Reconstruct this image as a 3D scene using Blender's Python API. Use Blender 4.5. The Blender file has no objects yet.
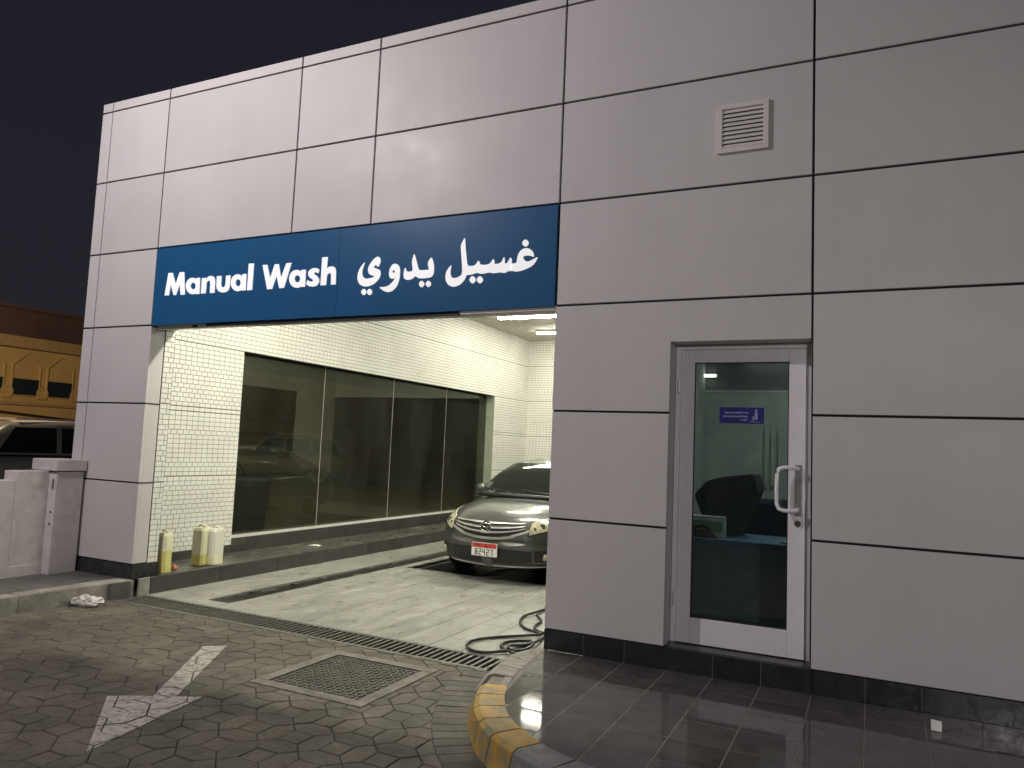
import bpy, bmesh, math, random
from mathutils import Vector, Matrix
from mathutils.geometry import tessellate_polygon
from mathutils.bvhtree import BVHTree
random.seed(7)
SC = bpy.context.scene
COL = SC.collection

# ------------------------------------------------------------------ camera
CAM_LOC = Vector((2.17295, -5.20407, 1.60916))
cd = bpy.data.cameras.new('camera'); cam = bpy.data.objects.new('camera', cd); COL.objects.link(cam)
cd.sensor_width = 36.0; cd.lens = 748.81 * 36 / 1024; cd.clip_start = 0.05; cd.clip_end = 1000
_r = Vector((0.90107044, 0.43164753, 0.04186258)); _u = Vector((-0.00094897, -0.09456754, 0.99551799))
_f = Vector((-0.43367173, 0.89707156, 0.08480244))
M = Matrix((_r, _u, -_f)).transposed().to_4x4(); M.translation = CAM_LOC
cam.matrix_world = M
SC.camera = cam

# ------------------------------------------------------------------ night sky and view
w = bpy.data.worlds.new('World'); SC.world = w; w.use_nodes = True
nt = w.node_tree; bg = nt.nodes['Background']
tc = nt.nodes.new('ShaderNodeTexCoord'); sx = nt.nodes.new('ShaderNodeSeparateXYZ')
rp = nt.nodes.new('ShaderNodeValToRGB')
nt.links.new(tc.outputs['Generated'], sx.inputs[0]); nt.links.new(sx.outputs['Z'], rp.inputs[0])
rp.color_ramp.elements[0].color = (0.0175, 0.0185, 0.024, 1); rp.color_ramp.elements[0].position = 0.0
rp.color_ramp.elements[1].color = (0.0125, 0.0125, 0.019, 1); rp.color_ramp.elements[1].position = 0.6
nt.links.new(rp.outputs[0], bg.inputs[0]); bg.inputs[1].default_value = 1.0
SC.view_settings.view_transform = 'Standard'; SC.view_settings.look = 'None'
SC.view_settings.exposure = 0.0; SC.view_settings.gamma = 1.0
SC.render.engine = 'CYCLES'
SC.cycles.max_bounces = 8; SC.cycles.transparent_max_bounces = 12
SC.cycles.sample_clamp_indirect = 4.0
SC.cycles.use_denoising = True

# ------------------------------------------------------------------ tuning of the lamps
FLOOD_W = 770.0; FLOOD_LOC = Vector((-4.2, -4.1, 6.0))
FRONT_FILL_W = 610.0
TUBE_STRENGTH = 150.0

# ================================================================== materials
def _new(name):
    m = bpy.data.materials.new(name); m.use_nodes = True
    return m, m.node_tree, m.node_tree.nodes['Principled BSDF']
def _n(nt, t, **kw):
    n = nt.nodes.new(t)
    for k, v in kw.items(): setattr(n, k, v)
    return n
def _pos(nt, scale=(1, 1, 1)):
    g = _n(nt, 'ShaderNodeNewGeometry'); mp = _n(nt, 'ShaderNodeMapping')
    mp.inputs['Scale'].default_value = scale
    nt.links.new(g.outputs['Position'], mp.inputs['Vector']); return mp.outputs[0]
def _noise(nt, vec, scale, detail=4, rough=0.6):
    n = _n(nt, 'ShaderNodeTexNoise'); n.inputs['Scale'].default_value = scale
    n.inputs['Detail'].default_value = detail; n.inputs['Roughness'].default_value = rough
    nt.links.new(vec, n.inputs['Vector']); return n.outputs[0]
def _ramp(nt, fac, stops):
    r = _n(nt, 'ShaderNodeValToRGB')
    while len(r.color_ramp.elements) < len(stops): r.color_ramp.elements.new(0.5)
    for e, (p, c) in zip(r.color_ramp.elements, stops):
        e.position = p; e.color = (c, c, c, 1) if isinstance(c, (int, float)) else (*c, 1)
    nt.links.new(fac, r.inputs[0]); return r.outputs[0]
def _mul(nt, a, b, fac=1.0):
    m = _n(nt, 'ShaderNodeMix', data_type='RGBA', blend_type='MULTIPLY'); m.inputs[0].default_value = fac
    for s, v in ((6, a), (7, b)):
        if isinstance(v, tuple): m.inputs[s].default_value = (*v, 1)
        else: nt.links.new(v, m.inputs[s])
    return m.outputs[2]
def _mix(nt, fac, a, b):
    m = _n(nt, 'ShaderNodeMix', data_type='RGBA')
    nt.links.new(fac, m.inputs[0])
    for s, v in ((6, a), (7, b)):
        if isinstance(v, tuple): m.inputs[s].default_value = (*v, 1)
        else: nt.links.new(v, m.inputs[s])
    return m.outputs[2]
def _bump(nt, bsdf, h, strength, dist=0.01):
    b = _n(nt, 'ShaderNodeBump'); b.inputs['Strength'].default_value = strength
    b.inputs['Distance'].default_value = dist
    nt.links.new(h, b.inputs['Height']); nt.links.new(b.outputs[0], bsdf.inputs['Normal'])

def mat(name, color, rough=0.5, metal=0.0, var=0.12, scale=6.0, bump=0.0, bscale=60, piece=0.0,
        rvar=0.0, spec=0.5, coat=0.0, dirt=None, stretch=(1, 1, 1), grain=0.0, streak=0.0):
    """procedural surface: colour broken up by two noises, optional per-piece variation, wear and relief"""
    m, nt, b = _new(name)
    p = _pos(nt, stretch)
    n1 = _noise(nt, p, scale, 5, 0.65)
    c = _mul(nt, tuple(color), _ramp(nt, n1, [(0.25, 1 - var * 1.6), (0.75, 1 + var)]))
    if piece:
        oi = _n(nt, 'ShaderNodeObjectInfo')
        c = _mul(nt, c, _ramp(nt, oi.outputs['Random'], [(0, 1 - piece), (1, 1 + piece)]))
    if grain:
        c = _mul(nt, c, _ramp(nt, _noise(nt, p, 130, 3, 0.8), [(0.28, 1 - grain), (0.72, 1 + grain)]))
        c = _mul(nt, c, _ramp(nt, _noise(nt, p, 22, 5, 0.75), [(0.3, 1 - grain*.8), (0.7, 1 + grain*.8)]))
    if streak:
        c = _mul(nt, c, _ramp(nt, _noise(nt, _pos(nt, (9, 9, 0.5)), 1.0, 6, 0.7), [(0.35, 1 - streak), (0.62, 1.0)]))
        c = _mul(nt, c, _ramp(nt, _noise(nt, _pos(nt), 55, 2, 0.5), [(0.22, 1 - 4*streak), (0.27, 1.0)]))
    if dirt:
        dcol, dscale, lo, hi = dirt
        dn = _noise(nt, p, dscale, 6, 0.7)
        c = _mix(nt, _ramp(nt, dn, [(lo, 0.0), (hi, 1.0)]), c, tuple(dcol))
    nt.links.new(c, b.inputs['Base Color'])
    b.inputs['Metallic'].default_value = metal; b.inputs['Specular IOR Level'].default_value = spec
    b.inputs['Coat Weight'].default_value = coat; b.inputs['Coat Roughness'].default_value = 0.08
    if rvar:
        rn = _noise(nt, p, scale * 1.7, 4)
        nt.links.new(_ramp(nt, rn, [(0.3, max(0.02, rough - rvar)), (0.7, rough + rvar)]), b.inputs['Roughness'])
    else: b.inputs['Roughness'].default_value = rough
    if bump: _bump(nt, b, _noise(nt, p, bscale, 5), bump)
    return m

def emit(name, color, strength):
    m, nt, b = _new(name)
    b.inputs['Base Color'].default_value = (*color, 1)
    b.inputs['Emission Color'].default_value = (*color, 1); b.inputs['Emission Strength'].default_value = strength
    return m

def glass(name, tint, refl=(1, 1, 1), ior=1.5, rough=0.0, haze=None):
    m = bpy.data.materials.new(name); m.use_nodes = True; nt = m.node_tree; nt.nodes.clear()
    o = _n(nt, 'ShaderNodeOutputMaterial'); mx = _n(nt, 'ShaderNodeMixShader'); fr = _n(nt, 'ShaderNodeFresnel')
    t = _n(nt, 'ShaderNodeBsdfTransparent'); g = _n(nt, 'ShaderNodeBsdfGlossy')
    ge = _n(nt, 'ShaderNodeNewGeometry'); ma = _n(nt, 'ShaderNodeMath', operation='MULTIPLY_ADD'); ma.inputs[1].default_value = 1/ior-ior; ma.inputs[2].default_value = ior
    nt.links.new(ge.outputs['Backfacing'], ma.inputs[0]); nt.links.new(ma.outputs[0], fr.inputs['IOR']); t.inputs[0].default_value = (*tint, 1)
    g.inputs[0].default_value = (*refl, 1); g.inputs['Roughness'].default_value = rough
    nt.links.new(fr.outputs[0], mx.inputs[0]); nt.links.new(t.outputs[0], mx.inputs[1]); nt.links.new(g.outputs[0], mx.inputs[2])
    out = mx.outputs[0]
    if haze:
        d = _n(nt, 'ShaderNodeBsdfDiffuse'); d.inputs[0].default_value = (*haze[0], 1)
        m2 = _n(nt, 'ShaderNodeMixShader'); p = _pos(nt, (1, 0.9, 0.25))
        nt.links.new(_ramp(nt, _noise(nt, p, 1.6, 5, 0.6), [(0.4, haze[1]), (0.75, haze[2])]), m2.inputs[0])
        nt.links.new(out, m2.inputs[1]); nt.links.new(d.outputs[0], m2.inputs[2]); out = m2.outputs[0]
    nt.links.new(out, o.inputs[0])
    return m

MT = {}
MT['panel'] = mat('aluminium_cladding', (0.598, 0.570, 0.576), 0.46, 0.0, 0.04, 1.1, 0.08, 1.6, 0.035, 0.07, spec=0.28, streak=0.022)
MT['joint'] = mat('joint_black', (0.012, 0.012, 0.013), 0.8)
MT['plinth'] = mat('plinth_tile', (0.030, 0.030, 0.033), 0.28, 0, 0.25, 9, 0.02, 70, 0.15, 0.08)
MT['granite'] = mat('dark_granite_tile', (0.100, 0.092, 0.091), 0.055, 0, 0.22, 7, 0.002, 40, 0.14, 0.025, 0.22,
                    dirt=((0.10, 0.095, 0.09), 3.0, 0.62, 0.9))
MT['grout'] = mat('pale_grout', (0.22, 0.20, 0.19), 0.85)
MT['grout_dark'] = mat('tile_grout_dark', (0.070, 0.062, 0.048), 0.9)
MT['tile'] = mat('cream_mosaic', (0.87, 0.86, 0.80), 0.42, 0, 0.06, 1.5, 0.0, dirt=((0.66, 0.63, 0.55), 1.4, 0.58, 0.85))
MT['ceiling'] = mat('bay_ceiling_paint', (0.72, 0.70, 0.62), 0.7)
MT['bayfloor'] = mat('bay_floor_stone', (0.285, 0.28, 0.25), 0.42, 0, 0.20, 3, 0.3, 35, 0.07, 0.2, grain=0.16, stretch=(1.6, 0.55, 1),
                     dirt=((0.42, 0.41, 0.37), 4.5, 0.54, 0.76))
MT['bayjoint'] = mat('bay_floor_joint', (0.20, 0.195, 0.17), 0.8)
MT['paver'] = mat('grey_paver', (0.104, 0.090, 0.068), 0.72, 0, 0.32, 2.2, 0.5, 90, 0.16, 0.12,
                  dirt=((0.040, 0.036, 0.032), 0.95, 0.48, 0.70), grain=0.34)
MT['paver_edge'] = mat('border_paver', (0.095, 0.084, 0.066), 0.72, 0, 0.28, 3.0, 0.5, 90, 0.18, 0.1, grain=0.3)
MT['sand'] = mat('paver_joint_sand', (0.040, 0.037, 0.032), 0.95, 0, 0.6, 5.0,
                 dirt=((0.22, 0.20, 0.16), 3.6, 0.53, 0.62))
MT['concrete'] = mat('kerb_concrete', (0.27, 0.255, 0.225), 0.75, 0, 0.28, 7, 0.5, 60, 0.08, grain=0.22,
                     dirt=((0.10, 0.092, 0.08), 6, 0.58, 0.72))
MT['yellow'] = mat('worn_yellow_paint', (0.47, 0.285, 0.05), 0.6, 0, 0.25, 6, 0.4, 60, 0.06,
                   dirt=((0.23, 0.195, 0.12), 9, 0.44, 0.58))
MT['kerbblack'] = mat('worn_black_paint', (0.16, 0.16, 0.165), 0.6, 0, 0.25, 6, 0.4, 60, 0.06,
                   dirt=((0.24, 0.225, 0.2), 9, 0.5, 0.62))
MT['darkstone'] = mat('dark_kerb_stone', (0.052, 0.05, 0.046), 0.4, 0, 0.25, 4, 0.15, 50, 0.1,
                      dirt=((0.13, 0.12, 0.10), 5, 0.6, 0.8))
MT['ledge'] = mat('wet_ledge_stone', (0.10, 0.095, 0.082), 0.35, 0, 0.3, 4, 0.2, 40, 0.1, 0.15,
                  dirt=((0.24, 0.225, 0.19), 4, 0.56, 0.75), stretch=(1, 0.4, 1))
MT['soil'] = mat('left_paving', (0.105, 0.098, 0.09), 0.6, 0, 0.3, 5, 0.3, 40, 0.1)
MT['asphalt'] = mat('lot_concrete', (0.22, 0.19, 0.11), 0.75, 0, 0.35, 0.8, 0.3, 70)
MT['steel'] = mat('galvanised_grate', (0.15, 0.146, 0.13), 0.5, 0.4, 0.2, 12, 0.2, 80, 0.1)
MT['void'] = mat('drain_dark', (0.008, 0.008, 0.008), 0.7)
MT['wetbed'] = mat('wet_channel_bed', (0.022, 0.021, 0.018), 0.3, 0, 0.5, 7, 0.8, 30, dirt=((0.09, 0.085, 0.075), 7, 0.66, 0.8))
MT['pitmetal'] = mat('black_wet_steel', (0.016, 0.016, 0.016), 0.35, 0.2, 0.2, 12)
MT['mhframe'] = mat('cast_concrete_frame', (0.19, 0.175, 0.145), 0.7, 0, 0.3, 9, 0.5, 70, grain=0.25, dirt=((0.085, 0.077, 0.062), 5, 0.5, 0.68))
MT['mhstud'] = mat('worn_cover_studs', (0.12, 0.108, 0.09), 0.55, 0.1, 0.4, 11, 0.3, 70, grain=0.3, dirt=((0.055, 0.047, 0.04), 6, 0.48, 0.6))
MT['mhplate'] = mat('rusty_cover', (0.085, 0.075, 0.062), 0.55, 0.2, 0.35, 8, 0.4, 60)
MT['arrow'] = mat('worn_white_marking', (0.40, 0.38, 0.345), 0.7, 0, 0.25, 14, 0.5, 90, grain=0.2,
                  dirt=((0.14, 0.127, 0.105), 24, 0.51, 0.64))
MT['signblue'] = mat('blue_sign_film', (0.017, 0.098, 0.235), 0.36, 0, 0.04, 1.0, 0, 10, 0.0, 0.03, 0.18)
MT['white'] = mat('white_letter', (0.93, 0.93, 0.94), 0.4, 0, 0.02, 5)
MT['handlewhite'] = MT['white'].copy()
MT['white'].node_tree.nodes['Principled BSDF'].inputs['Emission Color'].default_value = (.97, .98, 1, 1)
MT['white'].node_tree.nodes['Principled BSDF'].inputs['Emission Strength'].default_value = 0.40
MT['alu'] = mat('door_aluminium', (0.78, 0.75, 0.78), 0.38, 0.0, 0.05, 5, 0, 10, 0)
MT['dark'] = mat('dark_rubber', (0.015, 0.015, 0.016), 0.5)
MT['hose'] = mat('black_hose', (0.014, 0.014, 0.015), 0.38)
MT['slat'] = mat('vent_aluminium', (0.70, 0.67, 0.66), 0.4, 0, 0.05)
MT['plaster'] = mat('white_plaster', (0.64, 0.60, 0.59), 0.8, 0, 0.10, 9, 0.5, 90, 0, 0,
                    dirt=((0.46, 0.42, 0.40), 4, 0.56, 0.8))
MT['bayglass'] = glass('bay_window_glass', (0.50, 0.51, 0.43), (0.9, 0.95, 0.85), 1.55, 0.01, ((0.32, 0.33, 0.27), 0.028, 0.085))
MT['reveal'] = mat('window_reveal_green', (0.36, 0.40, 0.32), 0.5)
MT['doorglass'] = glass('door_glass_pane', (0.68, 0.72, 0.70), (1, 1, 1), 1.5, 0.0, ((0.2, 0.26, 0.25), 0.01, 0.05))
MT['sticker'] = mat('blue_sticker', (0.018, 0.022, 0.17), 0.35)
MT['stickerink'] = mat('pale_print', (0.30, 0.31, 0.48), 0.5)
MT['roomwall'] = mat('office_wall', (0.42, 0.455, 0.42), 0.8)
MT['roomfloor'] = mat('office_floor', (0.16, 0.16, 0.15), 0.4)
MT['desk'] = mat('desk_blue_grey', (0.20, 0.25, 0.31), 0.5)
MT['desktop'] = mat('desk_top_blue', (0.14, 0.24, 0.38), 0.4)
MT['navy'] = mat('navy_fabric', (0.010, 0.014, 0.05), 0.8)
MT['formcloth'] = mat('dark_form_cloth', (0.022, 0.026, 0.024), 0.7, 0, 0.4, 12, 0.3, 60)
MT['brown'] = mat('brown_leather', (0.09, 0.06, 0.045), 0.6)
MT['green'] = mat('green_print', (0.22, 0.42, 0.20), 0.6)
MT['paper'] = mat('white_paper', (0.82, 0.81, 0.79), 0.8)
MT['carpaint'] = mat('grey_metallic_paint', (0.105, 0.107, 0.105), 0.30, 0.45, 0.03, 300, 0, 10, 0, 0, 0.5, 0.7)
MT['chrome'] = mat('chrome', (0.72, 0.72, 0.70), 0.12, 1.0, 0.02)
MT['brightbar'] = mat('silver_grille_bar', (0.62, 0.62, 0.60), 0.32, 0.5, 0.02)
MT['carglass'] = mat('car_glass', (0.010, 0.012, 0.011), 0.04, 0, 0.1, 2, spec=0.35)
MT['lampglass'] = mat('headlamp_lens', (0.66, 0.63, 0.46), 0.15, 0.1, 0.3, 40, spec=0.8)
MT['lampdark'] = mat('headlamp_inner', (0.16, 0.16, 0.13), 0.2, 0.5)
MT['black'] = mat('black_plastic', (0.016, 0.016, 0.016), 0.45)
MT['tyre'] = mat('tyre_rubber', (0.018, 0.018, 0.018), 0.8)
MT['rim'] = mat('alloy_rim', (0.45, 0.45, 0.44), 0.3, 0.9)
MT['platewhite'] = mat('plate_white', (0.78, 0.77, 0.72), 0.5)
MT['platered'] = mat('plate_red', (0.55, 0.06, 0.05), 0.5)
MT['ink'] = mat('plate_ink', (0.03, 0.03, 0.03), 0.6)
MT['suvpaint'] = mat('suv_dark_paint', (0.21, 0.205, 0.185), 0.35, 0.3, 0.05, 3, coat=0.5)
MT['suvroof'] = mat('suv_roof_silver', (0.55, 0.52, 0.48), 0.35, 0.3)
MT['redlamp'] = mat('tail_lamp', (0.30, 0.04, 0.04), 0.1, spec=0.8)
MT['ochre'] = mat('ochre_render', (0.40, 0.265, 0.105), 0.9, 0, 0.12, 0.8)
MT['ochretrim'] = mat('ochre_trim', (0.30, 0.20, 0.085), 0.9)
MT['roofred'] = mat('roof_band_red', (0.065, 0.035, 0.034), 0.9, 0, 0.25, 0.7)
MT['shop'] = mat('far_window_glass', (0.012, 0.02, 0.022), 0.2)
MT['jug'] = mat('translucent_plastic', (0.80, 0.79, 0.70), 0.35, 0, 0.04)
MT['jug'].node_tree.nodes['Principled BSDF'].inputs['Subsurface Weight'].default_value = 0.3
MT['jugyellow'] = mat('yellow_liquid_plastic', (0.70, 0.65, 0.24), 0.3, 0, 0.06, 9)
MT['jugpale'] = mat('pale_yellow_plastic', (0.82, 0.80, 0.56), 0.35, 0, 0.06, 9)
MT['orange'] = mat('orange_plastic', (0.55, 0.19, 0.07), 0.45)
MT['bag'] = mat('white_film_bag', (0.60, 0.58, 0.55), 0.35)
MT['bin'] = mat('bin_dark_blue', (0.025, 0.027, 0.040), 0.5)
MT['pole'] = mat('lamp_post_steel', (0.25, 0.25, 0.25), 0.5, 0.5)
MT['tube'] = emit('tube_light', (1.0, 0.985, 0.82), TUBE_STRENGTH)
MT['tube_back'] = emit('dimmer_tube_light', (1.0, 0.985, 0.80), TUBE_STRENGTH*0.62)  # back-row tubes dimmed to keep a hot spot off the wall
MT['fixture'] = mat('fixture_white', (0.75, 0.75, 0.7), 0.5)
MT['floodglass'] = emit('flood_lens', (1.0, 0.9, 0.85), 8.0)
MT['lotfill'] = emit('lot_fill_lens', (1.0, 0.62, 0.28), 12.0)
MT['reflectglow'] = emit('reflection_glow', (0.9, 1.0, 0.95), 9.0)  # glow of the strips that stand for door glass reflections
MT['fillpanel'] = emit('fill_panel_glow', (0.92, 1.0, 0.96), 20.0)

# ================================================================== mesh builder
class MB:
    def __init__(s): s.v = []; s.f = []
    def add(s, vs, fs):
        o = len(s.v); s.v += [tuple(v) for v in vs]; s.f += [tuple(i + o for i in f) for f in fs]; return s
    def box(s, x0, x1, y0, y1, z0, z1):
        return s.add([(x0,y0,z0),(x1,y0,z0),(x1,y1,z0),(x0,y1,z0),(x0,y0,z1),(x1,y0,z1),(x1,y1,z1),(x0,y1,z1)],
                     [(0,3,2,1),(4,5,6,7),(0,1,5,4),(1,2,6,5),(2,3,7,6),(3,0,4,7)])
    def slab(s, poly, z0, z1, ch=0.003):
        """polygon (xy, ccw) as a chamfered slab, no bottom"""
        n = len(poly); c = Vector((sum(p[0] for p in poly)/n, sum(p[1] for p in poly)/n))
        top = []
        for p in poly:
            d = Vector(p[:2]) - c; l = max(d.length, 1e-6); q = c + d * max(0.1, (l - ch*1.4)/l); top.append((q.x, q.y, z1))
        vs = [(p[0], p[1], z0) for p in poly] + [(p[0], p[1], z1-ch) for p in poly] + top
        fs = [tuple(range(2*n, 3*n))]
        for i in range(n):
            j = (i+1) % n
            fs += [(i, j, n+j, n+i), (n+i, n+j, 2*n+j, 2*n+i)]
        return s.add(vs, fs)
    def tube(s, pts, r, seg=8, closed=False, taper=None):
        pts = [Vector(p) for p in pts]; n = len(pts); vs = []; fs = []
        for i, p in enumerate(pts):
            a = pts[max(0, i-1)]; b = pts[min(n-1, i+1)]; t = (b - a).normalized()
            up = Vector((0,0,1)) if abs(t.z) < 0.95 else Vector((1,0,0))
            e1 = t.cross(up).normalized(); e2 = e1.cross(t)
            rr = r if taper is None else r + (taper - r) * i/(n-1)
            for k in range(seg):
                an = 2*math.pi*k/seg; vs.append(p + e1*math.cos(an)*rr + e2*math.sin(an)*rr)
        for i in range(n-1):
            for k in range(seg):
                k2 = (k+1) % seg; fs.append((i*seg+k, i*seg+k2, (i+1)*seg+k2, (i+1)*seg+k))
        fs += [tuple(range(seg))[::-1], tuple((n-1)*seg+k for k in range(seg))]
        return s.add(vs, fs)
    def lathe(s, prof, c=(0,0,0), seg=20, axis='z'):
        vs = []; fs = []; n = len(prof)
        for r, h in prof:
            for k in range(seg):
                a = 2*math.pi*k/seg; x, y = r*math.cos(a), r*math.sin(a)
                p = {'z': (x, y, h), 'x': (h, x, y), 'y': (x, h, y)}[axis]
                vs.append((p[0]+c[0], p[1]+c[1], p[2]+c[2]))
        for i in range(n-1):
            for k in range(seg):
                k2 = (k+1) % seg; fs.append((i*seg+k, i*seg+k2, (i+1)*seg+k2, (i+1)*seg+k))
        fs += [tuple(range(seg))[::-1], tuple((n-1)*seg+k for k in range(seg))]
        return s.add(vs, fs)
    def grid(s, rows):
        m = len(rows[0]); vs = [p for r in rows for p in r]; fs = []
        for i in range(len(rows)-1):
            for k in range(m-1): fs.append((i*m+k, i*m+k+1, (i+1)*m+k+1, (i+1)*m+k))
        return s.add(vs, fs)
    def prism_y(s, poly, y0, y1, holes=()):
        """polygon in the facade plane (x, z), extruded from y0 (front) to y1 (back); holes are polygons"""
        loops = [poly] + list(holes); flat = [p for l in loops for p in l]
        tri = tessellate_polygon([[Vector((p[0], p[1], 0)) for p in l] for l in loops])
        n = len(flat); fs = []
        for t in tri:
            a, b, c = (flat[i] for i in t)
            ar = (b[0]-a[0])*(c[1]-a[1]) - (c[0]-a[0])*(b[1]-a[1])
            fs.append(tuple(t) if ar > 0 else tuple(reversed(t)))
        vs = [(p[0], y0, p[1]) for p in flat] + [(p[0], y1, p[1]) for p in flat]
        o = 0
        for l in loops:
            m = len(l)
            for i in range(m):
                j = (i+1) % m; fs.append((o+i, n+o+i, n+o+j, o+j))
            o += m
        return s.add(vs, fs)
    def mesh(s, name):
        me = bpy.data.meshes.new(name); me.from_pydata(s.v, [], s.f); me.update(); return me
    def build(s, name, m, parent=None, smooth=False, fix=False, bevel=0, **props):
        me = s.mesh(name)
        if fix:
            bm = bmesh.new(); bm.from_mesh(me); bmesh.ops.recalc_face_normals(bm, faces=bm.faces); bm.to_mesh(me); bm.free()
        if m: me.materials.append(MT[m] if isinstance(m, str) else m)
        if smooth:
            for p in me.polygons: p.use_smooth = True
        return link(name, me, parent, bevel, **props)
def link(name, me, parent=None, bevel=0, **props):
    o = bpy.data.objects.new(name, me); COL.objects.link(o)
    if parent: o.parent = parent
    if bevel:
        b = o.modifiers.new('bevel', 'BEVEL'); b.width = bevel; b.segments = 2; b.limit_method = 'ANGLE'
    for k, v in props.items(): o[k] = v
    return o
def thing(name, label, cat, loc=(0,0,0), rz=0.0, group=None):
    o = bpy.data.objects.new(name, None); COL.objects.link(o); o.location = loc; o.rotation_euler = (0,0,rz)
    o.empty_display_size = 0.2; o['label'] = label; o['category'] = cat
    if group: o['group'] = group
    return o
def tag(o, label, cat, group=None):
    o['label'] = label; o['category'] = cat
    if group: o['group'] = group
    return o
def box(name, m, b, parent=None, bevel=0, **props): return MB().box(*b).build(name, m, parent, bevel=bevel, **props)
def rect(x0, x1, y0, y1): return [(x0,y0),(x1,y0),(x1,y1),(x0,y1)]
def clip(poly, conv):
    out = list(poly); n = len(conv)
    for i in range(n):
        a, b = conv[i], conv[(i+1) % n]
        def side(p): return (b[0]-a[0])*(p[1]-a[1]) - (b[1]-a[1])*(p[0]-a[0])
        res = []
        for k in range(len(out)):
            p, q = out[k], out[(k+1) % len(out)]; sp, sq = side(p), side(q)
            if sp >= 0: res.append(p)
            if (sp >= 0) != (sq >= 0):
                t = sp/(sp-sq); res.append((p[0]+(q[0]-p[0])*t, p[1]+(q[1]-p[1])*t))
        out = res
        if len(out) < 3: return []
    return out
def area(p): return 0.5*sum(p[i][0]*p[(i+1)%len(p)][1]-p[(i+1)%len(p)][0]*p[i][1] for i in range(len(p)))
def pix(p):
    d = Vector(p) - CAM_LOC; z = d.dot(_f)
    if z < 0.05: return (9e9, 9e9, 1)
    return (512 + 748.81*d.dot(_r)/z, 384 - 748.81*d.dot(_u)/z, z)
def chaikin(p, it=1):
    for _ in range(it):
        q = []
        for i in range(len(p)):
            a, b = p[i], p[(i+1) % len(p)]
            q += [(a[0]*.75+b[0]*.25, a[1]*.75+b[1]*.25), (a[0]*.25+b[0]*.75, a[1]*.25+b[1]*.75)]
        p = q
    return p
def ell(cx, cy, rx, ry, n=24): return [(cx+rx*math.cos(2*math.pi*k/n), cy+ry*math.sin(2*math.pi*k/n)) for k in range(n)]
def to_local(root, o): return o

# ================================================================== ground (one sheet with the bay's recess left out)
HX0, HX1, HY0, HY1 = -4.40, -0.32, -0.245, 10.9
g = MB()
for (x0, x1, y0, y1) in ((-150, HX0, -150, 150), (HX1, 150, -150, 150), (HX0, HX1, -150, HY0), (HX0, HX1, HY1, 150)):
    g.add([(x0,y0,-0.03),(x1,y0,-0.03),(x1,y1,-0.03),(x0,y1,-0.03)], [(0,1,2,3)])
g.add([(HX0,HY0,-0.32),(HX1,HY0,-0.32),(HX1,HY1,-0.32),(HX0,HY1,-0.32)], [(0,1,2,3)])
g.build('ground', 'asphalt', kind='structure')

# ================================================================== road of interlocking pavers
road = box('road', 'sand', (-6.6, 0.9, -4.9, HY0-0.001, -0.029, -0.010), kind='structure')
A = 0.14; PX0, PY0 = -0.43, -1.68
def shrink(poly, d):
    n = len(poly); L_ = []
    for i in range(n):
        a, b = Vector(poly[i]), Vector(poly[(i+1)%n]); t = (b-a).normalized(); nn = Vector((-t.y, t.x)); L_.append((a+nn*d, t))
    out = []
    for i in range(n):
        (p, t), (q, u) = L_[i-1], L_[i]; den = t.x*u.y-t.y*u.x
        if abs(den) < 1e-4: out.append((q.x, q.y)); continue
        k = ((q.x-p.x)*u.y-(q.y-p.y)*u.x)/den; r0 = p+t*k; out.append((r0.x, r0.y))
    return out
def shrink_radial(poly, d):
    c = (sum(p[0] for p in poly)/len(poly), sum(p[1] for p in poly)/len(poly)); out = []
    for p in poly:
        dx, dy = p[0]-c[0], p[1]-c[1]; l = math.hypot(dx, dy); out.append((c[0]+dx*(l-d)/l, c[1]+dy*(l-d)/l))
    return out
SQ = [(0,0),(A,0),(A,A),(0,A)]
HH = [(A,0),(1.5*A,-.5*A),(2*A,0),(2*A,A),(1.5*A,1.5*A),(A,A)]
VV = [(0,A),(A,A),(1.5*A,1.5*A),(A,2*A),(0,2*A),(-.5*A,1.5*A)]
MH = (-1.54, -0.62, -1.34, -0.42)       # access cover
pavers = []
def in_mh(poly):
    return all(MH[0] < p[0] < MH[1] and MH[2] < p[1] < MH[3] for p in poly)
def border_x(y): return 0.005 + 0.01*math.sin(y*7)
clipmain = [(-6.5, -4.8), (0.85, -4.8), (0.85, HY0-0.004), (-6.5, HY0-0.004)]
for i in range(-24, 6):
    for j in range(-13, 8):
        for base in (SQ, HH, VV):
            poly = [(PX0+i*2*A+p[0], PY0+j*2*A+p[1]) for p in base]
            poly = clip(shrink(poly, random.choice((0.0018, 0.0024, 0.0032))), clipmain)
            if len(poly) < 3 or area(poly) < 0.001: continue
            pavers.append((poly, 'paver'))
def cut_rect(poly, R):
    """pieces of poly outside the rectangle R"""
    x0, x1, y0, y1 = R; B = 99
    parts = [clip(poly, rect(-B, x0, -B, B)), clip(poly, rect(x1, B, -B, B)),
             clip(poly, rect(x0, x1, -B, y0)), clip(poly, rect(x0, x1, y1, B))]
    return [p for p in parts if len(p) > 2 and area(p) > 0.0006]
fin = []
for poly, m in pavers:
    cx = sum(p[0] for p in poly)/len(poly); cy = sum(p[1] for p in poly)/len(poly)
    if MH[0]-.3 < cx < MH[1]+.3 and MH[2]-.3 < cy < MH[3]+.3:
        for q in cut_rect(poly, MH): fin.append((q, m))
    else: fin.append((poly, m))
def rank(poly):
    cx = sum(p[0] for p in poly)/len(poly); cy = sum(p[1] for p in poly)/len(poly)
    x, y, z = pix((cx, cy, 0)); vis = -5 < x < 1030 and 0 < y < 775 and cx < 0.15
    return (0 if vis else 1, -abs(area(poly))/z**3 if vis else z)
fin.sort(key=lambda t: rank(t[0]))
rest = {'paver': MB(), 'paver_edge': MB()}
arrow_src = []
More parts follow.
